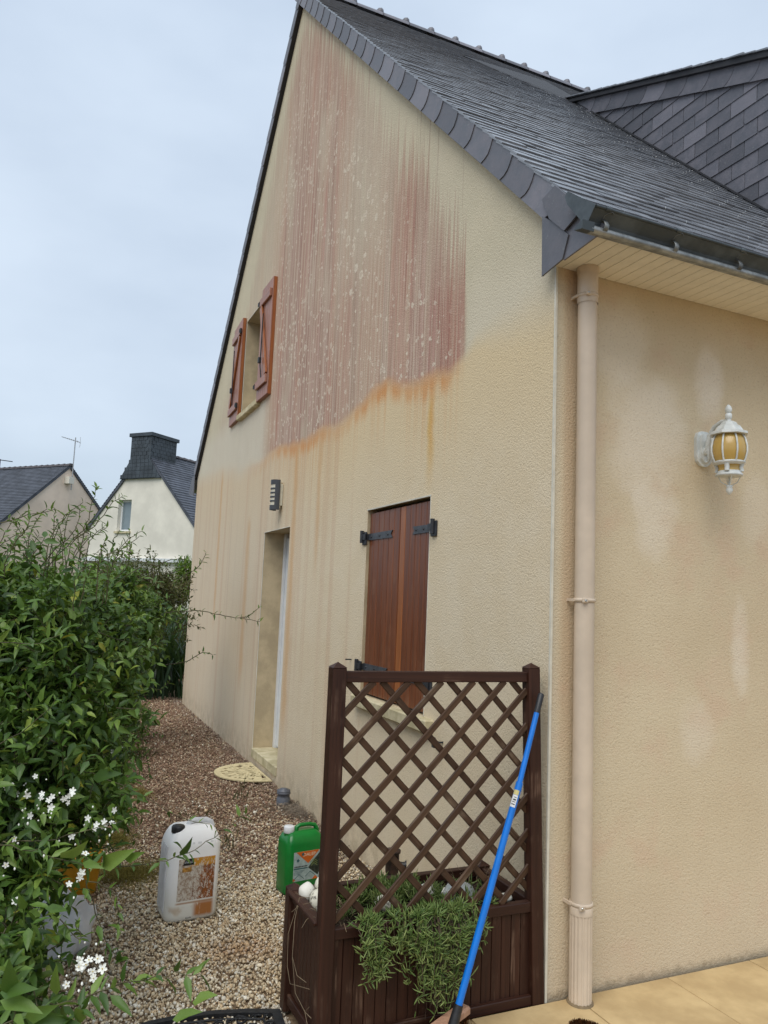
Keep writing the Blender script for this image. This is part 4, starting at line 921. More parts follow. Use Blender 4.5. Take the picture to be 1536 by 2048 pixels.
def pr_(poly, mat, k=1): inst('label_print', MB().prism(poly, fy-.0004*k, fy-.0004*k+.0003, P_).mesh('label_print', mat), glb, MG)
mo = simple('orange print', (.62,.13,.01), .45, .1); mt = simple('dark teal print', (.04,.12,.13), .45, .15); md = simple('dark photo print', (.035,.05,.035), .45, .5, 50); mg = simple('leaf green print', (.25,.32,.08), .45, .3)
pr_([(.55,.42),(.72,.62),(1,.93),(1,.28),(.93,.12)], md); pr_([(.08,1),(.97,1),(.55,.57)], mo, 2)
pr_([(0,.12),(.10,.05),(0,0)], mo); pr_([(.72,0),(.95,0),(.84,.12)], mo); pr_([(.02,.40),(.55,.40),(.52,.44),(.02,.45)], mt)
for k in range(4): pr_([(.03,.345-k*.04),(.42-.04*k,.345-k*.04),(.42-.04*k,.357-k*.04),(.03,.357-k*.04)], mt)
for (a, b, s_) in ((.22,.05,.16),(.64,.12,.15)):
    for dx in (-1,1): pr_([(a+.0,b+s_),(a+.0,b+s_+.025),(a+dx*s_*1.2,b+.025),(a+dx*s_*1.2,b)], mt, 2)
for k in range(3): inst('label_print', MB().tube([P_(.62+.02*k,.60-.07*k,fy-.001),P_(.76,.70-.07*k,fy-.001),P_(.90,.60-.07*k,fy-.001)], .0016, 4).mesh('label_print', mg), glb, MG)
for k in range(9): pr_([(.04+k*.055,.47),(.075+k*.055,.47),(.08+k*.055,.515),(.04+k*.055,.51)], M['black'], 2)
pr_([(.12,.66),(.20,.66),(.22,.72),(.16,.77),(.11,.73)], mt, 2)
tcv = bpy.data.curves.new('label_text', 'FONT'); tcv.body = 'DALEP'; tcv.size = .027; tcv.extrude = .0002; tcv.align_x = 'CENTER'
tmp = bpy.data.objects.new('label_text', tcv); COL.objects.link(tmp); bpy.context.view_layer.update()
tme = bpy.data.meshes.new_from_object(tmp.evaluated_get(bpy.context.evaluated_depsgraph_get())); COL.objects.unlink(tmp); bpy.data.objects.remove(tmp)
tme.materials.clear(); tme.materials.append(simple('cream print', (.75,.68,.50), .5, .05))
inst('label_text', tme, glb, MG @ T(x0+(x1-x0)*.58, fy-.0012, z0+(z1-z0)*.83) @ Matrix.Rotation(math.pi/2,4,'X'))
pr_([(.30,.86),(.37,.86),(.38,.93),(.34,.97),(.29,.93)], mt, 4)

# yellow bucket half hidden in the climber
yb = thing('bucket', 'yellow plastic bucket half hidden under the climber', 'bucket', (-1.70,1.93,-.066))
MB().lathe([(.09,0),(.094,.004),(.118,.20),(.121,.206),(.121,.218),(.115,.218),(.111,.20),(.088,.01),(.0,.008)], 28, (-1.70,1.93,-.066)).build('body', M['yellow'], yb)
MB().tube([(-1.70+.12*math.cos(a),1.93-.02,.135-.11*math.sin(a)) for a in np.linspace(0,math.pi,14)], .003, 6).build('handle', M['alu'], yb)
# crumpled white sack
v = IV.copy(); a = np.arctan2(v[:,1],v[:,0]); v *= (1+.10*np.sin(a*7+v[:,2]*5)+.10*np.abs(np.sin(v[:,2]*9+a*2.5))+.07*np.sin(a*13-v[:,2]*11)+.05*np.sin(v[:,0]*23+v[:,2]*17))[:,None]; v[:,2] = np.maximum(v[:,2],-.75)
link(bpy.data.objects.new('sack', big_mesh('sack', v*np.array([.135,.11,.15]), IF, M['cloth'], smooth=True)), None, T(-1.81,1.20,.045), 'crumpled white plastic sack under the climber', 'sack')

# ================================================================== mats
me_ = MB(); CX, CY, RR = -.022, 4.40, .41
def pol(r, a): return (CX - RR*r*math.sin(a)*1.05, CY + .385*r*math.cos(a)*1.0 - .0)
NR, NA = 13, 46; rg = random.Random(3); me_cells = []
for i in range(NR):
    for j in range(NA):
        r0, r1 = .06+i*.94/NR, .06+(i+1)*.94/NR; a0, a1 = math.pi*j/NA, math.pi*(j+1)/NA
        edge = i >= NR-2 or j < 1 or j >= NA-1 or i < 1
        if not edge and (rg.random() < .27 or (i % 4 == 2 and j % 3 != 0 and rg.random() < .5)): continue
        p = [pol(r0,a0),pol(r1,a0),pol(r1,a1),pol(r0,a1)]; me_.prism(p, -.052, -.042, lambda a,b,t:(a,b,t))
me_.prism([(CX,CY-.385),(CX-.02,CY-.385),(CX-.02,CY+.385),(CX,CY+.385)], -.0525, -.0418, lambda a,b,t:(a,b,t))
me_.build('doormat', M['cream'], None, label='cream half moon openwork doormat below the side door', cat='doormat')
bmx = MB(); zt = -.050
out_ = [(-1.0,.385),(-1.12,.43),(-1.25,.462),(-1.38,.475),(-1.50,.468),(-1.60,.44),(-1.70,.385),(-1.78,.30),(-1.80,.2),(-1.75,.05),(-1.04,.0)]
cen = Vector((-1.38,.2))
inn = [tuple(cen + (Vector(p)-cen)*.90) for p in out_]; n = len(out_)
for i in range(n):
    j = (i+1) % n; bmx.prism([out_[i],out_[j],inn[j],inn[i]], zt-.012, zt+.004, lambda a,b,t:(a,b,t))
fr = bmx.build('doormat', M['rubber'], None, label='black rubber scrollwork doormat on the gravel beside the planter', cat='doormat')
sc_ = MB(); rg = random.Random(5)
for i in range(9):
    for j in range(6):
        c0 = Vector((-1.09-i*.075+ (j%2)*.03, .39-j*.07-.02)); 
        dd = min((c0-Vector(p)).length for p in out_)
        u = (c0-cen); 
        if abs(u.x) > .36 or c0.y > .405-.22*max(0,(abs(u.x)-.15)): continue
        rr_ = .030; sc_.tube([(c0.x+rr_*k*math.cos(a)/7, c0.y+rr_*k*math.sin(a)/7, zt-.003) for k, a in zip(np.linspace(2,7,16), np.linspace(0,8,16))], .0045, 5)
        sc_.tube([(c0.x-.035,c0.y,zt-.003),(c0.x,c0.y+.034,zt-.003),(c0.x+.035,c0.y,zt-.003)], .004, 5)
for k in (.80,.62): 
    pp = [tuple(cen + (Vector(p)-cen)*k) for p in out_]; sc_.tube([(a,b,zt-.004) for a,b in pp+[pp[0]]], .005, 5)
sc_.build('scrollwork', M['rubber'], fr)

# grey capped drain pipe, brown standpipe
gp = thing('drain_pipe', 'short grey capped pvc pipe sticking out of the gravel by the wall', 'pipe', (-.118,3.34,-.07))
MB().lathe([(.054,-.02),(.054,.045),(.049,.05),(.049,.072),(.055,.076),(.055,.09),(.049,.094)], 24, (-.118,3.34,-.06)).build('pipe', M['grey'], gp)
MB().lathe([(.053,0),(.053,.012),(.03,.014),(.03,.022),(.0,.023)], 24, (-.118,3.34,.0345)).build('cap', M['grey'], gp)
sp_ = thing('standpipe', 'rusty brown standpipe with side spout behind the lattice', 'standpipe', (-.2,1.08,-.07))
MB().lathe([(.030,-.07),(.030,.17)], 16, (-.2,1.08,0)).build('pipe', M['black'], sp_); MB().lathe([(.034,.165),(.036,.18),(.036,.262),(.043,.266),(.043,.280),(.0,.284)], 18, (-.2,1.08,0)).build('cap', M['rust'], sp_)
MB().tube([(-.18,1.07,.205),(-.14,1.05,.205)], .017, 12).tube([(-.14,1.05,.205),(-.132,1.046,.205)], .024, 12).build('spout', M['black'], sp_)

# ================================================================== lamps
lt = thing('wall_lantern', 'white cast lantern with amber glass on a curved arm, on the right hand wall', 'lamp', (.884,0,2.40))
LX, LY = .872, -.168
amber = N('amber glass', .22, .6); amber.col(amber.mix(amber.noise(amber.obj, 9, 2), (.52,.33,.075), (.62,.43,.14))); amber.b.inputs['Transmission Weight'].default_value = .15
MB().lathe([(.0,.0),(.011,.003),(.016,.014),(.0155,.024),(.012,.034),(.006,.042),(0,.046)], 12, (LX,LY,2.532)).lathe([(.010,0),(.016,.004),(.016,.008),(.010,.012),(.010,.02),(.0155,.024),(.0155,.045),(.011,.048)], 12, (LX,LY,2.486)).build('finial', M['lampw'], lt)
MB().lathe([(.020,.055),(.034,.047),(.042,.034),(.052,.028),(.066,.006),(.084,-.001),(.086,-.012),(.074,-.015),(.07,-.008)], 8, (LX,LY,2.441), .5, smooth=False).build('cap', M['lampw'], lt)
gprof = [(.060,2.430),(.073,2.405),(.081,2.370),(.081,2.345),(.074,2.315),(.066,2.298)]
MB().lathe([(r-.003,z) for r,z in gprof], 24, (LX,LY,0)).build('glass', amber.m, lt)
for k in range(8):
    a = 2*math.pi*(k+.5)/8; MB().tube([(LX+(r+.001)*math.cos(a), LY+(r+.001)*math.sin(a), z) for r,z in gprof], .0045, 6).build('rib', M['lampw'], lt)
MB().lathe([(.066,2.303),(.072,2.300),(.070,2.293),(.056,2.285)], 16, (LX,LY,0)).lathe([(.050,2.258),(.052,2.250),(.060,2.243),(.060,2.234),(.052,2.232)], 16, (LX,LY,0)).build('collar', M['lampw'], lt)
MB().lathe([(.050,2.287),(.0455,2.272),(.049,2.257)], 24, (LX,LY,0)).build('lower_glass', amber.m, lt)
for k in range(4):
    a = 2*math.pi*(k+.35)/4; m_ = MB(); 
    for s_ in (0,): m_.tube([(LX+.056*math.cos(a),LY+.056*math.sin(a),2.29),(LX+.049*math.cos(a),LY+.049*math.sin(a),2.272),(LX+.054*math.cos(a),LY+.054*math.sin(a),2.252)], .012, 6)
    m_.build('strap', M['lampw'], lt)
    MB().tube([(LX+.05*math.cos(a+.4),LY+.05*math.sin(a+.4),2.236),(LX+.035*math.cos(a+.4),LY+.035*math.sin(a+.4),2.205),(LX+.006*math.cos(a+.4),LY+.006*math.sin(a+.4),2.188)], .0022, 5).build('wire', M['lampw'], lt)
MB().lathe([(.0,0),(.004,.002),(.013,.014),(.016,.026),(.012,.036),(.016,.040),(.013,.046),(.005,.050),(.004,.095)], 12, (LX,LY,2.145)).build('pendant', M['lampw'], lt)
MB().tube([(LX,LY,2.500),(LX,LY+.04,2.503),(LX,LY+.085,2.485),(LX,LY+.115,2.445),(LX,LY+.125,2.405),(LX,LY+.132,2.375)], [.009,.0095,.010,.011,.012,.013], 12).tube([(LX,LY+.125,2.40),(LX,LY+.118,2.36),(LX,LY+.118,2.325),(LX,LY+.132,2.318),(LX,-.02,2.33)], [.010,.008,.006,.006,.008], 8).tube([(LX,LY+.09,2.455),(LX,LY+.075,2.445),(LX,LY+.07,2.425),(LX,LY+.085,2.415),(LX,LY+.095,2.43)], .0045, 6).build('arm', M['lampw'], lt)
op = [(-.052,-.05),(-.045,-.075),(-.02,-.098),(0,-.103),(.02,-.098),(.045,-.075),(.052,-.05),(.052,.05),(.042,.078),(.018,.088),(-.018,.088),(-.042,.078),(-.052,.05)]
MB().prism([(LX+.008+a*1.0,2.395+b*.92) for a,b in op], -.016, -.0005, lambda a,b,t:(a,t,b)).prism([(LX+.008+a*.72,2.395+b*.75) for a,b in op], -.030, -.015, lambda a,b,t:(a,t,b)).tube([(LX,-.03,2.375),(LX,-.045,2.375)], .02, 12).build('back_plate', M['lampw'], lt)

ld = thing('wall_lamp', 'dark half round wall lamp with pale slots above the side door', 'lamp', (0,4.38,2.55))
ly, lz = 4.30, 2.545
n = 24; v = []
prof = [(-.105*math.sin(a)-.03, .065*math.cos(a)) for a in [math.pi*k/n for k in range(n+1)]]
sh_ = MB()
def shell(z0, z1, k0, k1, m, off=0.):
    vv = []
    for z in (z0, z1):
        for k in range(k0, k1+1):
            a = math.pi*k/n; vv.append((-(.078+off)*math.sin(a)-.035, ly-(.058+off)*math.cos(a), z))
        for k in range(k1, k0-1, -1):
            a = math.pi*k/n; vv.append((-(.072+off)*math.sin(a)-.035, ly-(.052+off)*math.cos(a), z))
    q = 2*(k1-k0+1); m.add(vv, [tuple(range(q-1,-1,-1)), tuple(range(q,2*q))]+[(i,(i+1)%q,q+(i+1)%q,q+i) for i in range(q)])
zb0, zt0 = lz-.145, lz+.145
shell(zb0, zb0+.045, 0, n, sh_); shell(zt0-.045, zt0, 0, n, sh_); shell(zb0+.045, zt0-.045, 0, 5, sh_); shell(zb0+.045, zt0-.045, n-1, n, sh_)
for k in range(4): z = zb0+.045+ (k+1)*.040; shell(z-.007, z+.007, 5, n-1, sh_)
sh_.build('shade', M['lampd'], ld)
MB().lathe([(.05,zb0+.02),(.05,zt0-.02)], 20, (-.055,ly,0)).build('diffuser', M['opal'], ld)
MB().box(-.034,-.0015,ly-.045,ly+.045,lz-.105,lz+.105,b=.004).build('back_plate', M['opal'], ld)

# ================================================================== gravel
import bmesh
def ico_arr(sub):
    bm = bmesh.new(); bmesh.ops.create_icosphere(bm, subdivisions=sub, radius=1)
    v = np.array([x.co[:] for x in bm.verts]); f = np.array([[q.index for q in p.verts] for p in bm.faces]); bm.free(); return v, f
G1 = ico_arr(1); OV = np.array([(1,0,0),(-.9,.2,0),(.1,1,0),(0,-1,.1),(0,0,1),(.1,0,-1.)]); OF = np.array([(0,2,4),(2,1,4),(1,3,4),(3,0,4),(2,0,5),(1,2,5),(3,1,5),(0,3,5)])
BE = np.array([(.72,.61,.42),(.78,.69,.52),(.64,.52,.34),(.80,.75,.63),(.52,.40,.25),(.66,.50,.31)])
RE = np.array([(.30,.185,.125),(.38,.25,.17),(.24,.145,.10),(.40,.27,.18),(.55,.45,.33),(.16,.09,.06)])
def rotm(n, rs):
    q = rs.normal(size=(n,4)); q /= np.linalg.norm(q,axis=1,keepdims=True); a,b,c,d = q.T
    return np.stack([1-2*(c*c+d*d),2*(b*c-a*d),2*(b*d+a*c),2*(b*c+a*d),1-2*(b*b+d*d),2*(c*d-a*b),2*(b*d-a*c),2*(c*d+a*b),1-2*(b*b+c*c)],1).reshape(-1,3,3)
def gravel(name, x0, x1, y0, y1, n, size, tmpl, seed, keep=None, label=None):
    rs = np.random.default_rng(seed); x = rs.uniform(x0,x1,n); y = rs.uniform(y0,y1,n); ok = x < -.008
    if keep is not None: ok &= keep(x,y)
    x, y = x[ok], y[ok]; n = len(x); tv, tf = tmpl
    s = np.exp(rs.normal(0,.28,n))*size; sc = np.stack([s*rs.uniform(.8,1.35,n), s*rs.uniform(.7,1.05,n), s*rs.uniform(.5,.8,n)],1)
    V = tv[None]*(1+rs.normal(0,.13,(n,len(tv),1)))*sc[:,None]; V = np.einsum('nij,nkj->nki', rotm(n,rs), V)
    z = -.076 + rs.uniform(.0,1.,n)**1.5*.016 + s*.45
    V += np.stack([x,y,z],1)[:,None]
    # reddish from about y=2.3 on, mottled; pale again in a few spots
    mot = .9*np.sin(x*5.1+y*2.3)+.6*np.sin(y*6.3-x*9.)+.5*rs.normal(size=n)
    pr = 1/(1+np.exp(-((y-2.45)+.45*x*0+.30*mot)*3.2)); red = rs.uniform(size=n) < pr*.93
    pal = rs.integers(0,6,n); C = np.where(red[:,None], RE[pal], BE[pal])*rs.uniform(.75,1.15,(n,1))
    st = np.exp(-(((x+1.02)/.16)**2+((y-.98)/.13)**2)); C = C*(1-st[:,None]*.5)+np.array([.42,.20,.07])*st[:,None]*.5
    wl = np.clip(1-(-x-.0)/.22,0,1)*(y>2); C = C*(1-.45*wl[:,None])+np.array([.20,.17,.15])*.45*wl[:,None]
    rp_ = ((x>-1.06)&(y<.45)); C = np.where((rp_&~red)[:,None], C*.4+np.array([.55,.53,.48])*.6, C)
    k = len(tv); F = (tf[None]+np.arange(n)[:,None,None]*k).reshape(-1,3)
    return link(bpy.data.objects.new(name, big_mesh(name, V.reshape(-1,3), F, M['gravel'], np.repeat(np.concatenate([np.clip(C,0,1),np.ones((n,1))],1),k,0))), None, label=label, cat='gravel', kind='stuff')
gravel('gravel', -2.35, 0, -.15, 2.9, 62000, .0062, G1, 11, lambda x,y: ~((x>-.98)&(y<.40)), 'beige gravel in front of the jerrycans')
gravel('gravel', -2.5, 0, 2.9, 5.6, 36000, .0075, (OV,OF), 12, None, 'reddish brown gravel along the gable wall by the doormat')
gravel('gravel', -2.2, .6, 5.6, 13.0, 30000, .0105, (OV,OF), 13, lambda x,y: (y>D)|(x<-.01), 'reddish brown gravel at the far end of the gable wall')
# litter: bark shreds among the far gravel
lt_ = []
for i in range(2600):
    x, y = random.uniform(-1.9,-.03), 2.0+random.random()**1.3*5; a = random.uniform(0,3.14); l = random.uniform(.008,.03)
    lt_.append([(x-math.cos(a)*l,y-math.sin(a)*l,-.060+random.uniform(0,.006)),(x,y,-.056+random.uniform(0,.008)),(x+math.cos(a)*l,y+math.sin(a)*l,-.060)])
V_, F_ = tubes_np(lt_, .0022, 4); link(bpy.data.objects.new('bark_litter', big_mesh('bark_litter', V_, F_, simple('bark litter', (.16,.085,.05), .9, .4, 3))), None, label='brown bark shreds scattered over the gravel', cat='litter', kind='stuff')
# dry fibrous roots along the wall foot and moss tufts
rt = []
for i in range(420):
    y = random.choice([random.uniform(1.6,3.3), random.gauss(3.1,.12)]); x = -.03-abs(random.gauss(0,.09)); a = random.uniform(0,6.28); l = random.uniform(.03,.09)
    rt.append([(min(-.006,x+math.cos(a)*l*t+.01*math.sin(t*5)), y+math.sin(a)*l*t, -.055+.03*math.sin(t*3.0)*random.uniform(.2,1)) for t in np.linspace(0,1,5)])
V_, F_ = tubes_np(rt, .0016, 3); link(bpy.data.objects.new('dry_roots', big_mesh('dry_roots', V_, F_, simple('dry root', (.34,.28,.21), .9, .3, 5))), None, label='dry grey roots lying along the foot of the gable wall', cat='roots', kind='stuff')
ms = Leaves()
for (cx, cy, rx, ry, n) in ((-1.42,2.10,.30,.26,8000),(-1.42,2.75,.14,.3,3500),(-1.15,3.9,.10,.3,1200),(-1.0,2.6,.12,.1,500)):
    rs = np.random.default_rng(int(n)); r = np.sqrt(rs.uniform(0,1,n)); r = np.abs(rs.normal(0,.52,n)); a = rs.uniform(0,6.283,n); r = r*(1+.35*np.sin(a*3+cx*9)+.25*np.sin(a*7)); P = np.stack([cx+rx*r*np.cos(a), cy+ry*r*np.sin(a), -.060+rs.uniform(0,.016,n)*np.clip(1.2-r,0,1)],1)
    d = rs.normal(size=(n,3))*.8; d[:,2] = np.abs(d[:,2])*.6+.12; ms.add(*leaf_arrays(P, d, rs.normal(size=(n,3)), rs.uniform(.012,.03,n), rs.uniform(.0012,.0026,n), rs.uniform(0,1,n)))
ms.build('moss', M['moss'], None, label='yellow green moss patch on the gravel left of the white jerrycan', cat='moss', kind='stuff')
# a few weeds
wd = Leaves()
for (cx, cy, n) in ((-.42,3.55,12),(-.30,3.9,5),(-.75,2.5,10),(-.85,3.1,9),(-1.0,5.2,26),(-.35,2.2,6)):
    rs = np.random.default_rng(int(cx*-1000)); P = np.stack([cx+rs.normal(0,.05,n), cy+rs.normal(0,.06,n), np.full(n,-.06)],1); d = rs.normal(size=(n,3))*.5; d[:,2] = 1
    wd.add(*leaf_arrays(P, d, rs.normal(size=(n,3)), rs.uniform(.05,.12,n), rs.uniform(.005,.009,n), rs.uniform(0,.5,n)))
wd.build('weeds', M['leaf2'], None, label='thin weeds growing through the gravel', cat='weeds', kind='stuff')

# ================================================================== climber with white flowers
BLOBS = [[-2.09,0.647,1.359,0.277],[-1.818,1.412,1.321,0.263],[-1.499,2.588,1.343,0.185],[-2.03,0.543,1.103,0.306],[-1.744,1.303,1.052,0.195],[-2.067,0.373,0.834,0.294],[-1.846,0.726,0.751,0.204],[-2.126,0.211,0.576,0.165],[-1.988,0.472,0.644,0.111],[-2.077,-0.125,0.455,0.174],[-1.974,1.126,1.521,0.127],[-2.132,0.862,1.541,0.116],[-2.532,1.076,1.24,0.274],[-2.43,0.749,0.857,0.249],[-1.639,1.906,1.136,0.156],[-1.735,0.992,0.875,0.108],[-1.597,2.165,1.558,0.127],[-1.229,3.559,1.418,0.103]]
SHOOTS = [[[-2.147,-0.041,1.79],[-2.062,-0.082,1.818],[-1.991,-0.116,1.84]],[[-2.12,0.176,1.714],[-2.079,0.149,1.784],[-2.067,0.139,1.828]],[[-2.007,0.792,1.663],[-1.903,0.729,1.804],[-1.868,0.707,1.858],[-1.848,0.685,1.964],[-1.839,0.675,2.017]],[[-1.902,0.73,1.794],[-1.812,0.68,1.882],[-1.77,0.652,1.957],[-1.734,0.633,1.986]],[[-2.057,0.6,1.617],[-1.977,0.55,1.739],[-1.911,0.511,1.821],[-1.9,0.496,1.904]],[[-1.71,1.991,1.584],[-1.587,1.922,1.705],[-1.57,1.9,1.822],[-1.584,1.893,1.931]],[[-1.633,1.953,1.616],[-1.496,1.878,1.738],[-1.434,1.845,1.784]],[[-1.252,2.443,1.633],[-1.138,2.383,1.721],[-1.082,2.352,1.772],[-1.053,2.328,1.856]],[[-1.287,2.451,1.698],[-1.2,2.408,1.734],[-1.233,2.418,1.772]],[[-1.267,2.473,1.452],[-1.105,2.289,1.473],[-0.977,2.125,1.457],[-0.859,2.076,1.44],[-0.742,2.026,1.426]],[[-0.859,2.076,1.44],[-0.803,2.048,1.464],[-0.75,2.018,1.52]],[[-1.207,2.712,1.089],[-1.087,2.544,1.132],[-0.999,2.498,1.192],[-0.936,2.472,1.178]],[[-1.405,2.28,1.721],[-1.295,2.223,1.789],[-1.203,2.181,1.8]],[[-1.848,0.263,0.95],[-1.794,0.24,0.942],[-1.654,0.185,0.888],[-1.496,0.127,0.801],[-1.393,0.085,0.779]],[[-1.865,0.614,0.837],[-1.737,0.559,0.823],[-1.64,0.525,0.759]],[[-1.85,-0.158,0.806],[-1.77,-0.188,0.759],[-1.617,-0.257,0.778],[-1.537,-0.295,0.808],[-1.466,-0.334,0.865],[-1.387,-0.377,0.934]],[[-2.048,-0.529,0.949],[-1.978,-0.558,0.939],[-1.908,-0.587,0.92],[-1.832,-0.618,0.905]],[[-2.057,-0.183,0.851],[-1.938,-0.237,0.865],[-1.821,-0.292,0.9],[-1.731,-0.336,0.933]],[[-2.025,-0.95,0.722],[-1.935,-0.995,0.765],[-1.85,-1.036,0.798],[-1.775,-1.073,0.829],[-1.718,-1.1,0.844],[-1.655,-1.128,0.849]],[[-2.003,-1.072,0.744],[-1.983,-1.089,0.81],[-1.997,-1.091,0.873],[-2.003,-1.092,0.901]],[[-1.892,-1.119,0.731],[-1.88,-1.132,0.787],[-1.875,-1.137,0.814],[-1.875,-1.14,0.833]],[[-1.807,-0.051,0.678],[-1.752,-0.058,0.539],[-1.724,-0.061,0.469],[-1.678,-0.078,0.44]],[[-1.784,0.053,0.64],[-1.704,0.024,0.595],[-1.68,0.028,0.481]],[[-1.879,-0.234,0.637],[-1.821,-0.253,0.582],[-1.838,-0.25,0.624]],[[-2.111,-0.08,1.096],[-2.006,-0.136,1.176],[-1.943,-0.173,1.255]],[[-2.132,-0.223,1.435],[-2.025,-0.269,1.425],[-1.948,-0.307,1.458]],[[-1.561,1.34,0.995],[-1.476,1.327,0.799],[-1.44,1.33,0.651]],[[-1.614,1.45,1.182],[-1.441,1.386,1.087],[-1.375,1.35,1.141]],[[-1.913,1.386,1.516],[-1.889,1.352,1.71],[-1.833,1.313,1.821],[-1.747,1.266,1.893]],[[-2.198,0.998,1.491],[-2.212,0.985,1.646],[-2.219,0.979,1.724],[-2.225,0.975,1.772]],[[-1.831,0.172,1.553],[-1.834,0.157,1.676],[-1.826,0.146,1.737],[-1.811,0.135,1.775]],[[-2.186,0.515,1.592],[-2.172,0.491,1.74],[-2.136,0.464,1.824],[-2.08,0.433,1.878]],[[-1.878,0.282,1.527],[-1.867,0.263,1.635],[-1.836,0.245,1.676],[-1.792,0.222,1.702]],[[-2.267,1.773,1.602],[-2.248,1.744,1.762],[-2.2,1.715,1.827],[-2.128,1.678,1.87]],[[-1.707,1.536,1.547],[-1.688,1.504,1.738],[-1.638,1.469,1.837],[-1.561,1.428,1.901]],[[-2.149,1.862,1.517],[-2.162,1.841,1.73],[-2.164,1.826,1.852],[-2.159,1.815,1.928]],[[-1.816,0.51,1.563],[-1.813,0.495,1.677],[-1.796,0.482,1.717],[-1.769,0.467,1.742]],[[-2.089,1.189,1.642],[-2.085,1.166,1.809],[-2.062,1.145,1.896],[-2.024,1.121,1.951]],[[-2.051,0.639,1.523],[-2.067,0.629,1.657],[-2.081,0.628,1.719],[-2.096,0.629,1.757]],[[-1.906,0.104,1.518],[-1.906,0.092,1.614],[-1.895,0.083,1.647],[-1.877,0.072,1.667]],[[-1.849,1.535,1.64],[-1.849,1.512,1.821],[-1.831,1.493,1.911],[-1.8,1.473,1.967]],[[-2.169,0.189,1.605],[-2.186,0.179,1.738],[-2.2,0.176,1.813],[-2.216,0.178,1.86]],[[-2.139,1.515,1.482],[-2.125,1.489,1.642],[-2.087,1.464,1.714],[-2.028,1.432,1.76]],[[-1.975,1.462,1.632],[-1.986,1.444,1.818],[-1.988,1.432,1.915],[-1.983,1.423,1.977]],[[-1.82,1.552,1.628],[-1.815,1.529,1.796],[-1.789,1.508,1.868],[-1.749,1.485,1.915]],[[-1.92,1.709,1.593],[-1.93,1.687,1.802],[-1.926,1.671,1.919],[-1.913,1.656,1.993]],[[-1.968,0.598,1.597],[-1.967,0.583,1.715],[-1.952,0.571,1.76],[-1.929,0.557,1.789]],[[-1.874,1.831,1.628],[-1.868,1.809,1.785],[-1.841,1.79,1.839],[-1.799,1.768,1.875]],[[-1.746,0.921,1.536],[-1.749,0.901,1.706],[-1.738,0.885,1.799],[-1.717,0.869,1.857]],[[-2.01,0.816,1.633],[-1.993,0.788,1.8],[-1.95,0.757,1.894],[-1.884,0.721,1.954]],[[-2.2,1.05,1.506],[-2.187,1.022,1.68],[-2.149,0.993,1.78],[-2.09,0.959,1.843]],[[-1.917,1.459,1.635],[-1.898,1.43,1.804],[-1.848,1.398,1.882],[-1.774,1.36,1.933]],[[-2.18,1.686,1.59],[-2.259,1.696,1.785],[-2.371,1.733,1.888],[-2.521,1.791,1.949]],[[-1.76,0.779,1.528],[-1.746,0.753,1.687],[-1.707,0.726,1.771],[-1.648,0.693,1.825]],[[-1.995,0.572,1.584],[-1.991,0.55,1.741],[-1.97,0.53,1.832],[-1.935,0.507,1.89]],[[-1.747,1.098,1.522],[-1.735,1.074,1.673],[-1.701,1.051,1.739],[-1.65,1.023,1.781]],[[-2.154,0.614,1.525],[-2.149,0.593,1.672],[-2.126,0.573,1.751],[-2.089,0.551,1.801]],[[-1.836,1.263,1.525],[-1.854,1.249,1.704],[-1.867,1.243,1.798],[-1.879,1.241,1.857]],[[-2.057,1.369,1.598],[-2.094,1.364,1.773],[-2.138,1.372,1.862],[-2.194,1.39,1.916]],[[-2.099,1.847,1.527],[-2.1,1.824,1.716],[-2.084,1.805,1.809],[-2.055,1.785,1.868]],[[-2.224,1.149,1.595],[-2.238,1.134,1.765],[-2.246,1.125,1.857],[-2.25,1.12,1.915]],[[-1.904,1.477,1.593],[-1.928,1.465,1.773],[-1.95,1.463,1.864],[-1.975,1.467,1.92]],[[-1.719,0.968,0.568],[-1.617,0.92,0.595],[-1.545,0.901,0.497]],[[-1.718,1.175,0.385],[-1.625,1.131,0.413],[-1.575,1.107,0.433]],[[-1.805,1.676,0.372],[-1.704,1.628,0.402],[-1.648,1.605,0.39]],[[-1.719,1.368,1.151],[-1.617,1.32,1.181],[-1.563,1.29,1.226]],[[-1.726,1.229,0.909],[-1.619,1.179,0.938],[-1.554,1.148,0.955]],[[-1.92,1.078,1.196],[-1.824,1.032,1.223],[-1.769,1.005,1.248]],[[-1.819,1.313,0.626],[-1.748,1.279,0.653],[-1.718,1.266,0.648]],[[-1.918,0.936,1.236],[-1.847,0.902,1.261],[-1.809,0.891,1.212]],[[-1.888,1.075,1.319],[-1.804,1.035,1.345],[-1.761,1.014,1.36]],[[-1.83,0.628,0.607],[-1.756,0.593,0.63],[-1.717,0.575,0.635]],[[-1.851,0.712,1.012],[-1.757,0.668,1.037],[-1.696,0.645,1.008]],[[-1.773,1.12,1.257],[-1.689,1.08,1.284],[-1.641,1.066,1.228]],[[-1.694,1.508,0.28],[-1.6,1.463,0.309],[-1.542,1.448,0.227]],[[-1.829,1.207,1.2],[-1.733,1.162,1.228],[-1.681,1.135,1.261]],[[-1.712,1.277,0.342],[-1.626,1.236,0.37],[-1.577,1.221,0.322]],[[-1.859,1.298,0.754],[-1.784,1.261,0.781],[-1.746,1.25,0.737]]]
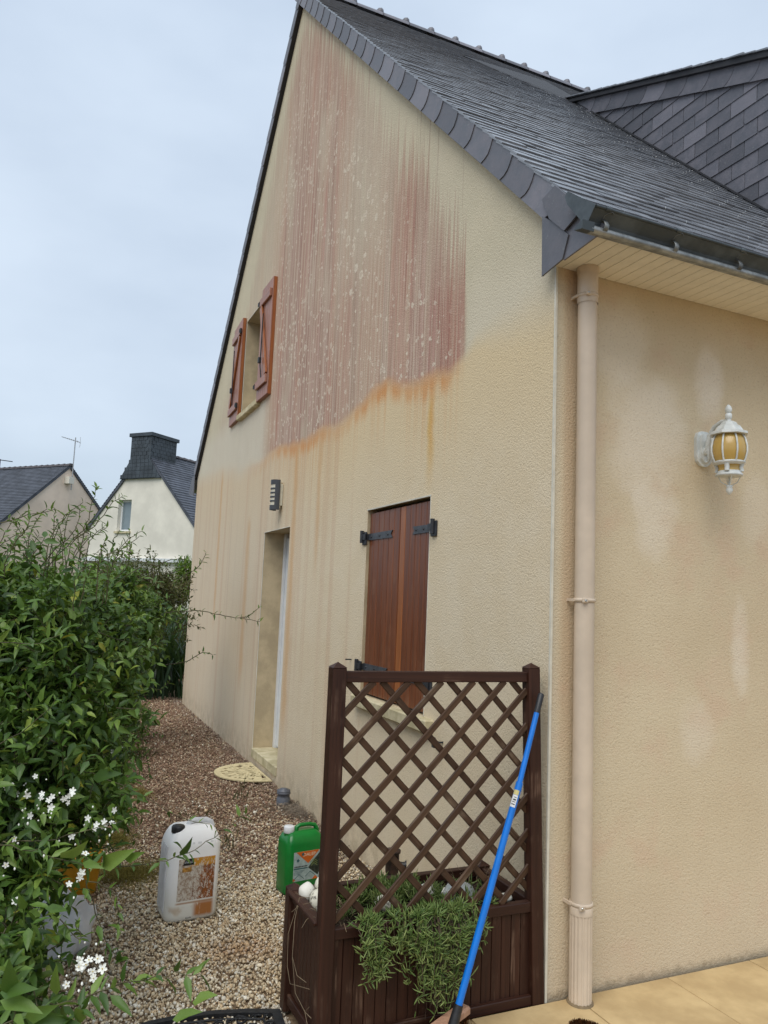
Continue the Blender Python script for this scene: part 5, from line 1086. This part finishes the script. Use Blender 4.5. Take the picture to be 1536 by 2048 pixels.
BIG = [[-2.011,-1.199,0.903,-1.957,-1.246,0.925],[-2.01,-1.198,0.89,-1.943,-1.248,0.887],[-1.995,-1.205,0.9,-2.001,-1.232,0.965],[-1.988,-1.152,0.886,-1.978,-1.183,0.919],[-1.966,-1.096,0.806,-1.918,-1.144,0.838],[-1.957,-1.1,0.802,-1.874,-1.16,0.81],[-1.872,-1.136,0.798,-1.881,-1.162,0.846],[-1.911,-1.009,0.796,-1.919,-1.039,0.861],[-1.814,-1.052,0.8,-1.773,-1.092,0.775],[-1.677,-0.99,0.7,-1.631,-1.041,0.738],[-1.619,-0.903,0.684,-1.581,-0.953,0.722],[-1.76,-0.963,0.775,-1.732,-1.005,0.806],[-1.77,-0.188,0.759,-1.77,-0.233,0.821],[-1.776,-0.184,0.756,-1.695,-0.266,0.825],[-1.856,-0.609,0.913,-1.812,-0.659,0.914],[-1.908,-0.587,0.924,-1.85,-0.649,0.967],[-2.047,-0.646,1.001,-2.01,-0.694,1.023],[-2.009,-0.662,1.002,-1.984,-0.707,1.03],[-1.985,-0.678,1.045,-1.962,-0.716,1.025],[-1.558,-0.286,0.801,-1.534,-0.341,0.862],[-1.552,-0.29,0.819,-1.582,-0.32,0.859],[-1.611,-0.259,0.779,-1.649,-0.278,0.76],[-1.709,-0.217,0.782,-1.667,-0.278,0.818],[-1.759,-0.055,0.538,-1.744,-0.096,0.501],[-1.73,-0.068,0.54,-1.698,-0.122,0.549],[-1.698,-0.067,0.423,-1.669,-0.124,0.458],[-1.684,-0.073,0.423,-1.694,-0.114,0.472],[-1.797,0.13,0.95,-1.716,0.048,0.982],[-1.735,0.102,0.963,-1.756,0.064,0.997],[-1.694,0.086,0.947,-1.638,0.015,0.972]]
FLO = [[-2.054,0.134,0.937,5],[-2.009,0.006,0.931,4],[-1.946,-0.02,0.916,9],[-1.901,-0.042,0.939,9],[-1.996,0.009,0.859,2],[-1.801,0.04,0.812,6],[-1.77,0.023,0.838,6],[-1.76,0.023,0.802,4],[-1.83,-0.59,0.671,9],[-1.845,-0.581,0.652,5],[-1.804,-0.6,0.666,5],[-1.815,-0.592,0.634,3],[-1.822,-0.16,0.724,5],[-2.005,-0.437,0.943,4],[-1.714,0.755,0.94,4],[-1.701,0.751,0.919,3],[-2.049,0.343,1.012,3],[-2.024,-0.189,0.782,4],[-1.949,0.4,1.087,2],[-1.425,1.894,1.36,3],[-1.918,0.477,1.238,2],[-1.697,0.106,0.793,2],[-1.808,-0.177,0.808,2],[-1.846,-0.049,0.803,3],[-1.599,1.544,1.25,2],[-2.023,-0.177,0.688,3],[-1.978,0.097,0.968,2]]
vine = thing('flowering_climber', 'large green climber with white star flowers sprawling over the left side of the path', 'climber', (-1.95,1.2,-.07))
Lv = Leaves(); twigs = []
def sprigs(cen, r, n, rs, lmin=.042, lmax=.070, shell=(.62,1.14), nl=6, tsh=0.):
    d = nrm(rs.normal(size=(n,3))); lump = 1 + .22*np.sin(d@np.array([5.,3,4])+cen[0]*7) + .18*np.sin(d@np.array([-7.,6,9])+cen[1]*5)
    P0 = np.array(cen) + d*(r*lump*rs.uniform(*shell,n))[:,None]; P0[:,2] = np.maximum(P0[:,2], -.03)
    sd_ = nrm(d*.55 + rs.normal(size=(n,3))*.7 + np.array([0,0,.22])); ln = rs.uniform(.06,.13,n)
    for k in range(n):
        if k % 3 == 0: twigs.append([P0[k]-sd_[k]*.02, P0[k]+sd_[k]*ln[k]*.5+np.array([0,0,-.004]), P0[k]+sd_[k]*ln[k]])
    t = np.linspace(.1,1,nl); P = (P0[:,None] + sd_[:,None]*ln[:,None,None]*t[None,:,None]).reshape(-1,3)
    a = nrm(np.cross(sd_, rs.normal(size=(n,3)))); b = np.cross(sd_, a); ang = np.arange(nl)*2.4
    out_ = a[:,None]*np.cos(ang)[None,:,None] + b[:,None]*np.sin(ang)[None,:,None]
    Dd = (sd_[:,None]*.55 + out_ + np.array([0,0,-.12])).reshape(-1,3) + rs.normal(size=(n*nl,3))*.18
    Up = rs.normal(size=(n*nl,3))*.42 + np.array([-.15,-.25,1.]); L = rs.uniform(lmin,lmax,n*nl)*np.where(rs.uniform(size=n*nl)<.3,.6,1.)
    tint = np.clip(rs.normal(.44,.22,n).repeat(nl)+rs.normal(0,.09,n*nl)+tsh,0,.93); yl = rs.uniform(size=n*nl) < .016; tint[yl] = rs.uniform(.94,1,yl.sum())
    return P, Dd, Up, L, L*rs.uniform(.42,.58,n*nl), tint
for i, (x, y, z, r) in enumerate(BLOBS):
    rs = np.random.default_rng(50+i); n = int(880*(r/.35)**2) 
    if x < -2.6: n = int(n*.55)
    Lv.add(*leaf_arrays(*sprigs((x,y,z), r, n, rs)))
    P, Dd, Up, L, Wd, tt = sprigs((x,y,z), r, int(n*.5), rs, .05, .08, (.2,.7), 5, -.2); Lv.add(*leaf_arrays(P, Dd, Up, L, Wd, np.clip(tt,0,.5)))  # inner leaves tinted darker, shade of the interior put into their colour
# dark leafy skirt down to the ground
for i, (x, y, r, n) in enumerate(((-2.3,1.3,.22,420),(-2.45,2.0,.30,520),(-2.05,2.8,.28,600),(-1.75,3.5,.28,520),(-1.55,4.4,.28,450),(-1.3,5.4,.28,420),(-1.15,6.3,.28,380),(-2.2,.8,.13,160))):
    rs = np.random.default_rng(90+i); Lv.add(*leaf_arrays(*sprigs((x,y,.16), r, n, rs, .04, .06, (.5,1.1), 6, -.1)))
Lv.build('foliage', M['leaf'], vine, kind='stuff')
for i in range(60):       # main stems rising from the ground
    b_ = random.choice(BLOBS); gx_, gy_ = b_[0]*.55-1.95*.45+random.uniform(-.2,.1)-.15, b_[1]*.5+1.6*.5+random.uniform(-.4,.4)
    twigs.append([np.array((gx_,gy_,-.07)), np.array(((gx_+b_[0])/2+random.uniform(-.1,.1),(gy_+b_[1])/2,b_[2]*.5)), np.array(b_[:3])+np.array([random.uniform(-.1,.1),random.uniform(-.1,.1),b_[3]*.6])])
V_, F_ = tubes_np(twigs, .0022, 4); link(bpy.data.objects.new('twigs', big_mesh('twigs', V_, F_, M['stem'], smooth=True)), vine, kind='stuff')
# long free shoots, each with its small leaves
lm_cache = []
for k in range(8):
    rs = np.random.default_rng(400+k); V, F, C = leaf_arrays([(0,0,0)], [(0,0,1)], [(1,0,0)], np.array([1.]), np.array([.30+.05*k%3*.1+.12]), np.array([.15+.09*k])); me = big_mesh('leaf', V, F, M['leaf'], C); lm_cache.append(me)
def one_leaf(p, d, up, L, parent, wid=1., k=None):
    z = Vector(d).normalized(); x = Vector(up); x = (x - z*x.dot(z)).normalized(); y = z.cross(x); A = frame(p, x, y, z)
    return inst('leaf', random.choice(lm_cache) if k is None else lm_cache[k], parent, A @ Matrix.Diagonal((L,L*wid,L,1)))
ncount = 0
for si, pts in enumerate(SHOOTS):
    pts = [Vector(p) for p in pts]; fine_ = []
    for i in range(len(pts)-1):
        p0 = pts[max(i-1,0)]; p1, p2 = pts[i], pts[i+1]; p3 = pts[min(i+2,len(pts)-1)]
        for t in (0,.25,.5,.75): fine_.append(.5*((2*p1)+(-p0+p2)*t+(2*p0-5*p1+4*p2-p3)*t*t+(-p0+3*p1-3*p2+p3)*t**3) + Vector([random.gauss(0,.0025) for _ in range(3)]))
    fine_.append(pts[-1]); m = len(fine_)
    dist = (fine_[0]-cp).length; r0 = .0016*min(2.2, max(1,dist/2.4))
    sh = MB().tube(fine_, [r0*(1-.55*i/m) for i in range(m)], 6).build('shoot', M['stem'], vine)
    for i in range(1, m):
        if random.random() < .93 or i == m-1:
            d = (fine_[i]-fine_[i-1]).normalized(); o = Vector([random.gauss(0,1) for _ in range(3)]); o = (o-d*o.dot(d)).normalized()
            for s in ((1,-1) if random.random() < .55 else (1,)):
                one_leaf(fine_[i], d*.55+o*s*.9+Vector((0,0,-.05)), Vector((random.gauss(0,.4),random.gauss(0,.4)-.3,1)), random.uniform(.022,.045)*(1.25 if dist < 2.6 else 1), sh, random.uniform(.7,1)); ncount += 1
for q in BIG:
    a, b_ = Vector(q[:3]), Vector(q[3:]); L = (b_-a).length
    one_leaf(a, b_-a, (cp-a).normalized()+Vector((random.gauss(0,.45),random.gauss(0,.35),.35+random.gauss(0,.3))), L, vine, random.uniform(.85,1.25))
# short floral spikes of buds and white stars
def star_mesh(seed):
    rs = random.Random(seed); m = MB()
    for k in range(5):
        a = 2*math.pi*k/5; c_, s_ = math.cos(a), math.sin(a); n_ = (-s_, c_); 
        P_5 = [(0,0,0),(.35,.27,.10),(.75,.27,.18),(1,0,.10),(.75,-.27,.18),(.35,-.27,.10),(.5,0,.05)]
        v = [(u*c_+w_*n_[0], u*s_+w_*n_[1], h+rs.uniform(-.05,.05)) for u,w_,h in P_5]; m.add(v, [(0,1,6),(1,2,6),(2,3,6),(3,4,6),(4,5,6),(5,0,6)])
    return m.mesh('flower', M['petal'])
stars = [star_mesh(i) for i in range(4)]; bud = MB().lathe([(0,-.5),(.28,-.2),(.3,.2),(.12,.5),(0,.55)], 6).mesh('bud', M['petal']); pist = MB().lathe([(.10,0),(.12,.3),(.0,.4)], 6).mesh('stamen', M['stamen'])
for (x, y, z, n) in FLO:
    c0 = Vector((x,y,z)); dist = (c0-cp).length; sp = .007+.0022*n
    for k in range(max(1,int(n*(.65 if n>=5 else .25)))):
        p = c0 + Vector((random.gauss(0,sp),random.gauss(0,sp),random.gauss(0,sp*.8))); f_ = ((cp-p).normalized()+Vector((random.gauss(0,.45),random.gauss(0,.45),random.gauss(0.1,.45)))).normalized()
        x_ = f_.orthogonal().normalized(); A = frame(p, x_, f_.cross(x_), f_) @ Matrix.Rotation(random.uniform(0,6.28),4,'Z') @ Matrix.Diagonal([random.uniform(.0095,.0135)]*3+[1])
        fo = inst('flower', random.choice(stars), vine, A); 
        if dist < 2.7: inst('stamen', pist, fo, A)
    for k in range(int(n*.6)+1):
        p = c0 + Vector((random.gauss(0,.03),random.gauss(0,.03),random.gauss(-.01,.03))); inst('bud', bud, vine, T(*p) @ Matrix.Rotation(random.uniform(0,3),4,'X') @ Matrix.Diagonal((.009,.009,.009,1)))

# ================================================================== shrubs beyond
def shrub(name, label, blobs, mat, lmin, lmax, dens, tsh=0., wid=None, cat='shrub'):
    root = thing(name, label, cat, (blobs[0][0], blobs[0][1], -.07)); A = Leaves(); tw0 = len(twigs)
    for i, (x,y,z,r) in enumerate(blobs):
        rs = np.random.default_rng(700+i+len(label)); A.add(*leaf_arrays(*sprigs((x,y,z), r, int(dens*(r/.35)**2), rs, lmin, lmax, (.35,1.1), 7, tsh)))
    A.build('foliage', mat, root, kind='stuff'); t = twigs[tw0:]; del twigs[tw0:]
    for k in range(14):
        b = random.choice(blobs); t.append([np.array((blobs[0][0]+random.uniform(-.2,.2),blobs[0][1]+random.uniform(-.2,.2),-.07)), np.array(b[:3])*.5+np.array((blobs[0][0]*.5,blobs[0][1]*.5,.1)), np.array(b[:3])+np.array((0,0,b[3]*.8))])
    V_, F_ = tubes_np(t, .004, 4); link(bpy.data.objects.new('branches', big_mesh('branches', V_, F_, M['bark'], smooth=True)), root, kind='stuff'); return root
S2 = [[-1.345,5.244,1.531,0.307],[-0.993,5.632,1.593,0.264],[-1.525,4.759,1.644,0.222],[-1.12,5.714,1.377,0.475],[-0.772,6.091,1.543,0.224]]
shrub('loose_shrub', 'loose olive brown shrub with upright twigs behind the climber', S2, M['leaf2'], .035, .055, 520)
up = []
for k in range(46):
    b = random.choice(S2); p = np.array(b[:3]) + np.array([random.uniform(-1,1)*b[3],random.uniform(-1,1)*b[3],b[3]*.3]); h = random.uniform(.08,.30); up.append([p, p+np.array([random.gauss(0,.04),random.gauss(0,.04),h*.5]), p+np.array([random.gauss(0,.08),random.gauss(0,.08),h])])
root2 = bpy.data.objects['loose_shrub']; V_, F_ = tubes_np(up, .005, 4); link(bpy.data.objects.new('upright_twigs', big_mesh('upright_twigs', V_, F_, M['bark'], smooth=True)), root2, kind='stuff')
A = Leaves()
for t in up:
    rs = np.random.default_rng(int(abs(t[0][0])*1e4)); m = 12; tt = rs.uniform(.1,1,m); P = t[0]+(t[2]-t[0])*tt[:,None]; A.add(*leaf_arrays(P, rs.normal(size=(m,3))*.7+np.array([0,0,.7]), rs.normal(size=(m,3)), rs.uniform(.035,.06,m), rs.uniform(.012,.02,m), rs.uniform(.2,1,m)))
A.build('twig_leaves', M['leaf2'], root2, kind='stuff')
shrub('lime_conifer', 'bright lime green conifer glimpsed at the far corner of the wall', [[0.216,10.551,1.956,0.189],[0.191,10.595,1.698,0.214],[0.029,10.682,1.563,0.172]], M['lime'], .05,.08, 700, .2)
shrub('hedge', 'dark green garden hedge below the white rendered house', [(-3.4,15,.75,.85),(-2.3,15,.7,.85),(-1.2,15,.75,.85),(-.3,15,.7,.85),(.5,15.2,.6,.8),(-4.6,15,.75,.9),(-5.8,15,.75,.9)], M['leaf'], .08, .12, 260, -.1, cat='hedge')
# strap leaved clump by the far corner
stp = thing('strap_leaf_clump', 'dark clump of long strap leaves beyond the far corner of the gable wall', 'plant', (-.5,10.9,-.07))
SP = []; SFc = []; SC = []; nn = 0
rs = np.random.default_rng(77)
for i in range(520):
    cx, cy = rs.choice([-1.35,-.95,-.6,-.25,.0])+rs.normal(0,.12), rs.choice([9.7,10.4,10.9])+rs.normal(0,.2); a = rs.uniform(0,6.283); L = rs.uniform(.8,1.55); lean = rs.uniform(.1,.75); wdt = rs.uniform(.018,.034)
    o = np.array([math.cos(a),math.sin(a),0]); s = np.array([-math.sin(a),math.cos(a),0])
    for k in range(7):
        t = k/6; p = np.array([cx,cy,-.05]) + o*lean*L*t**1.7 + np.array([0,0,L*(t-.38*lean*t**2.6)]); w_ = wdt*(1-.9*t**3)*(.6+.8*t if t<.5 else 1)
        SP += [p-s*w_, p+s*w_]; SC += [[.2+.6*t*rs.uniform(.5,1)]*3+[1]]*2
    for k in range(6): b = nn+2*k; SFc += [(b,b+1,b+3,b+2)]
    nn += 14
big = big_mesh('strap_leaves', np.array(SP), np.array(SFc), M['strap'], np.array(SC)); link(bpy.data.objects.new('strap_leaves', big), stp, kind='stuff')
# dark red boards of the boundary fence
fn = thing('board_fence', 'low dark red board fence behind the strap leaf clump', 'fence', (-.6,12.4,-.07))
fb = MB().box(0,.115,0,.02,0,.62,b=.004).mesh('board', M['redwood'])
for i in range(26): inst('board', fb, fn, T(-2.4+i*.125, 12.3+random.uniform(-.004,.004), -.07))
MB().box(-2.5,.9,12.322,12.36,.08,.15).box(-2.5,.9,12.322,12.36,.40,.47).build('rail', M['redwood'], fn)

# ================================================================== neighbouring houses
def nhouse(name, label, P0, az, hw, slope, length, wallm, eave_over, half_left=None, z_trim=.10):
    P0 = Vector(P0); g = Vector((math.sin(R(az)), math.cos(R(az)), 0)); r = Vector((-g.y, g.x, 0)); Z = Vector((0,0,1))
    root = thing(name, label, 'house', (P0.x, P0.y, -.07)); A = frame((P0.x,P0.y,0), g, r, Z) if g.cross(r).dot(Z) > 0 else None
    def w(s, d, z): return P0*1 + g*s + r*d + Vector((0,0,z-P0.z))
    return root, w, A
def wbox(m, w, s0, s1, d0, d1, z0, z1):
    v = [w(s,d,z) for z in (z0,z1) for s,d in ((s0,d0),(s1,d0),(s1,d1),(s0,d1))]; m.add(v, [(3,2,1,0),(4,5,6,7),(0,1,5,4),(1,2,6,5),(2,3,7,6),(3,0,4,7)]); return m
def roofplane(root, w, s_sign, hw, slope, zr, L, mat, over, courses=True):
    m = MB(); zt = zr; se = (hw+over)*s_sign; ze = zr - slope*(hw+over)
    v = [w(0,-.06,zt+.10),w(0,L,zt+.10),w(se,L,ze+.10),w(se,-.06,ze+.10),w(0,-.06,zt-.02),w(0,L,zt-.02),w(se,L,ze-.02),w(se,-.06,ze-.02)]
    m.add(v, [(0,1,2,3),(7,6,5,4),(0,3,7,4),(1,0,4,5),(2,1,5,6),(3,2,6,7)]); rf = m.build('roof', mat, root)
    # slate courses as thin real steps
    c = MB(); n = int((hw+over)/.085)
    for i in range(n):
        a, b = i/n, (i+1)/n; sa, sb = se*a, se*(b+.003); za, zb_ = zt+.105-(zt-ze)*a, zt+.105-(zt-ze)*b+.012
        c.add([w(sa,-.07,za),w(sa,L,za),w(sb,L,zb_+.012),w(sb,-.07,zb_+.012),w(sb,-.07,zb_-.01),w(sb,L,zb_-.02)], [(0,1,2,3),(3,2,5,4)])
    c.build('slate_courses', mat, rf, kind='stuff'); return rf
# pale house in the middle
root, w, _ = nhouse('neighbour_house', 'pale rendered house with steep gable and slate clad chimney, behind the shrubs', (.745,24.066,6.267), 140, 2.35, 1.1, 9, None, .1)
ZR, HW, SL = 6.267, 2.35, 1.1; ez = ZR-SL*HW
m = MB(); ws = (-1.07,-.47,3.54,4.63)
def gz(s): return ZR - SL*abs(s) - .02
cu = sorted([-HW, ws[0], ws[1], 0, HW])
for a, b in zip(cu[:-1], cu[1:]):
    if abs(a-ws[0]) < 1e-6: m.add([w(a,0,-.1),w(b,0,-.1),w(b,0,ws[2]),w(a,0,ws[2])], [(0,1,2,3)]).add([w(a,0,ws[3]),w(b,0,ws[3]),w(b,0,gz(b)),w(a,0,gz(a))], [(0,1,2,3)])
    else: m.add([w(a,0,-.1),w(b,0,-.1),w(b,0,gz(b)),w(a,0,gz(a))], [(0,1,2,3)])
for a in (ws[0], ws[1]): m.add([w(a,0,ws[2]),w(a,.2,ws[2]),w(a,.2,ws[3]),w(a,0,ws[3])], [(0,1,2,3)])
for z in (ws[2], ws[3]): m.add([w(ws[0],0,z),w(ws[1],0,z),w(ws[1],.2,z),w(ws[0],.2,z)], [(0,1,2,3)])
m.add([w(HW,0,-.1),w(HW,9,-.1),w(HW,9,ez),w(HW,0,ez)], [(0,1,2,3)]).add([w(-HW,0,-.1),w(-HW,9,-.1),w(-HW,9,ez),w(-HW,0,ez)], [(0,1,2,3)])
m.build('wall', M['w1'], root)
fr_ = MB(); a, b, c0, d0 = ws
for q in ((a,a+.07,c0,d0),(b-.07,b,c0,d0),(a+.07,b-.07,c0,c0+.07),(a+.07,b-.07,d0-.07,d0)): wbox(fr_, w, q[0]+.002, q[1]-.002, .14, .20, q[2]+.002, q[3]-.002)
win = fr_.build('window', M['white'], root); wbox(MB(), w, a+.06, b-.06, .165, .18, c0+.06, d0-.06).build('pane', M['glass'], win)
wbox(MB(), w, a-.06, b+.06, -.07, .12, c0-.07, c0-.002).build('window_sill', M['sill'], root)
roofplane(root, w, 1, HW, SL, ZR, 9, M['farslate'], .12); roofplane(root, w, -1, HW, SL, ZR, 9, M['farslate'], .12)
wbox(MB(), w, -2.6, 2.06, -.16, -.004, 2.50, 2.62).build('awning_box', M['white'], root)
ch = MB()   # slate clad chimney, flaring into the gable peak
v = [w(-1.02,-.10,5.34),w(.80,-.10,5.34),w(.80,.5,5.34),w(-1.02,.5,5.34), w(-.60,-.10,5.98),w(.31,-.10,5.98),w(.31,1.15,5.98),w(-.60,1.15,5.98), w(-.60,-.10,6.80),w(.31,-.10,6.80),w(.31,1.15,6.80),w(-.60,1.15,6.80)]
ch.add(v, [(0,1,5,4),(1,2,6,5),(3,0,4,7),(2,3,7,6),(4,5,9,8),(5,6,10,9),(6,7,11,10),(7,4,8,11),(8,9,10,11),(3,2,1,0)]); chm = ch.build('chimney', M['farslate2'], root)
wbox(MB(), w, -.66, .37, -.16, 1.21, 6.80, 6.92).build('chimney_cap', M['farslate2'], chm)
cc = MB()
for i in range(11):
    z = 5.36+i*.13; hw0 = -1.0+(z-5.34)/.64*.42 if z < 5.98 else -.585; hw1 = .78-(z-5.34)/.64*.48 if z < 5.98 else .295
    s = hw0 + (.09 if i % 2 else 0)
    while s+.17 < hw1: wbox(cc, w, s+.006, s+.174, -.116+.006*(i%2), -.102, z, z+.122); s += .18
for i in range(6):
    z = 6.0+i*.13; d_0 = -.06 + (.09 if i % 2 else 0)
    while d_0+.17 < 1.14: wbox(cc, w, .312, .326, d_0, d_0+.168, z, z+.122); d_0 += .18
cc.build('chimney_slates', M['farslate2'], chm, kind='stuff')
for i in range(24):
    rt_ = MB(); q = 1.2+i*.33; rt_.add([w(-.11,q,ZR+.06),w(-.06,q,ZR+.15),w(.06,q,ZR+.15),w(.11,q,ZR+.06),w(-.11,q+.34,ZR+.06),w(-.05,q+.34,ZR+.13),w(.05,q+.34,ZR+.13),w(.11,q+.34,ZR+.06)], [(0,1,5,4),(1,2,6,5),(2,3,7,6),(0,3,2,1),(4,5,6,7)]); rt_.build('ridge_tile', M['farridge'], root)
# lower house on the left
root, w, _ = nhouse('neighbour_house', 'pink beige rendered house with long slate roof, at the left edge', (-1.517,31.613,6.563), 50, 4.2, .9, 14, None, .1)
ZR, HW, SL = 6.563, 4.2, .9; ez = ZR-SL*HW
MB().add([w(-HW,0,-.1),w(HW,0,-.1),w(HW,0,ez),w(0,0,ZR),w(-HW,0,ez)], [(0,1,2,3,4)]).add([w(-HW,0,-.1),w(-HW,14,-.1),w(-HW,14,ez),w(-HW,0,ez)], [(0,1,2,3)]).add([w(HW,0,-.1),w(HW,14,-.1),w(HW,14,ez),w(HW,0,ez)], [(0,1,2,3)]).build('wall', M['w2'], root)
roofplane(root, w, 1, HW, SL, ZR, 14, M['farslate'], .15); roofplane(root, w, -1, HW, SL, ZR, 14, M['farslate'], .15)
wbox(MB(), w, -.20, .06, -.28, -.004, 5.85, 6.14).build('vent_box', M['w1'], root)
wbox(MB(), w, -3.4, -3.0, 6.0, 6.3, 4.15, 4.22).build('roof_vent', M['dark'], root)
for i in range(38):
    rt_ = MB(); q = -.1+i*.34; rt_.add([w(-.12,q,ZR+.06),w(-.07,q,ZR+.17),w(.07,q,ZR+.17),w(.12,q,ZR+.06),w(-.12,q+.35,ZR+.06),w(-.055,q+.35,ZR+.135),w(.055,q+.35,ZR+.135),w(.12,q+.35,ZR+.06)], [(0,1,5,4),(1,2,6,5),(2,3,7,6),(0,3,2,1),(4,5,6,7)]); rt_.build('ridge_tile', M['farridge'], root)
an = thing('tv_antenna', 'thin tv antenna on a mast at the gable of the pink beige house', 'antenna', tuple(w(.06,-.14,6.0)))
b0 = w(.06,-.14,5.6); t0 = w(.06,-.14,7.86)
MB().tube([b0, t0], .022, 6).build('mast', M['alu'], an)
e0, e1 = w(-.65,-.14,7.74), w(.30,-.14,7.70); dv = (e1-e0)
mb = MB().tube([e0,e1], .014, 5).tube([e0+dv*.75, w(.05,-.14,7.45)], .01, 5)
for k in range(9): c = e0+dv*(k+.3)/9; l = .10+.02*k; mb.tube([c+Vector((-.2,.5,.25))*l*1.2, c-Vector((-.2,.5,.25))*l*1.2], .008, 4)
for s in (-1,1): mb.tube([e1+Vector((0,0,.22*s)), e1+Vector((.03,0,0))], .01, 4)
mb.build('aerial', M['alu'], an)
a2 = thing('roof_aerial', 'small flat aerial on the ridge of the pink beige house', 'antenna', tuple(w(0,4.2,6.7)))
q = w(0,4.4,6.7); MB().tube([q, q+Vector((0,0,.42))], .02, 5).tube([q+Vector((-.45,0,.40)), q+Vector((.5,0,.36))], .02, 5).build('aerial', M['dark'], a2)
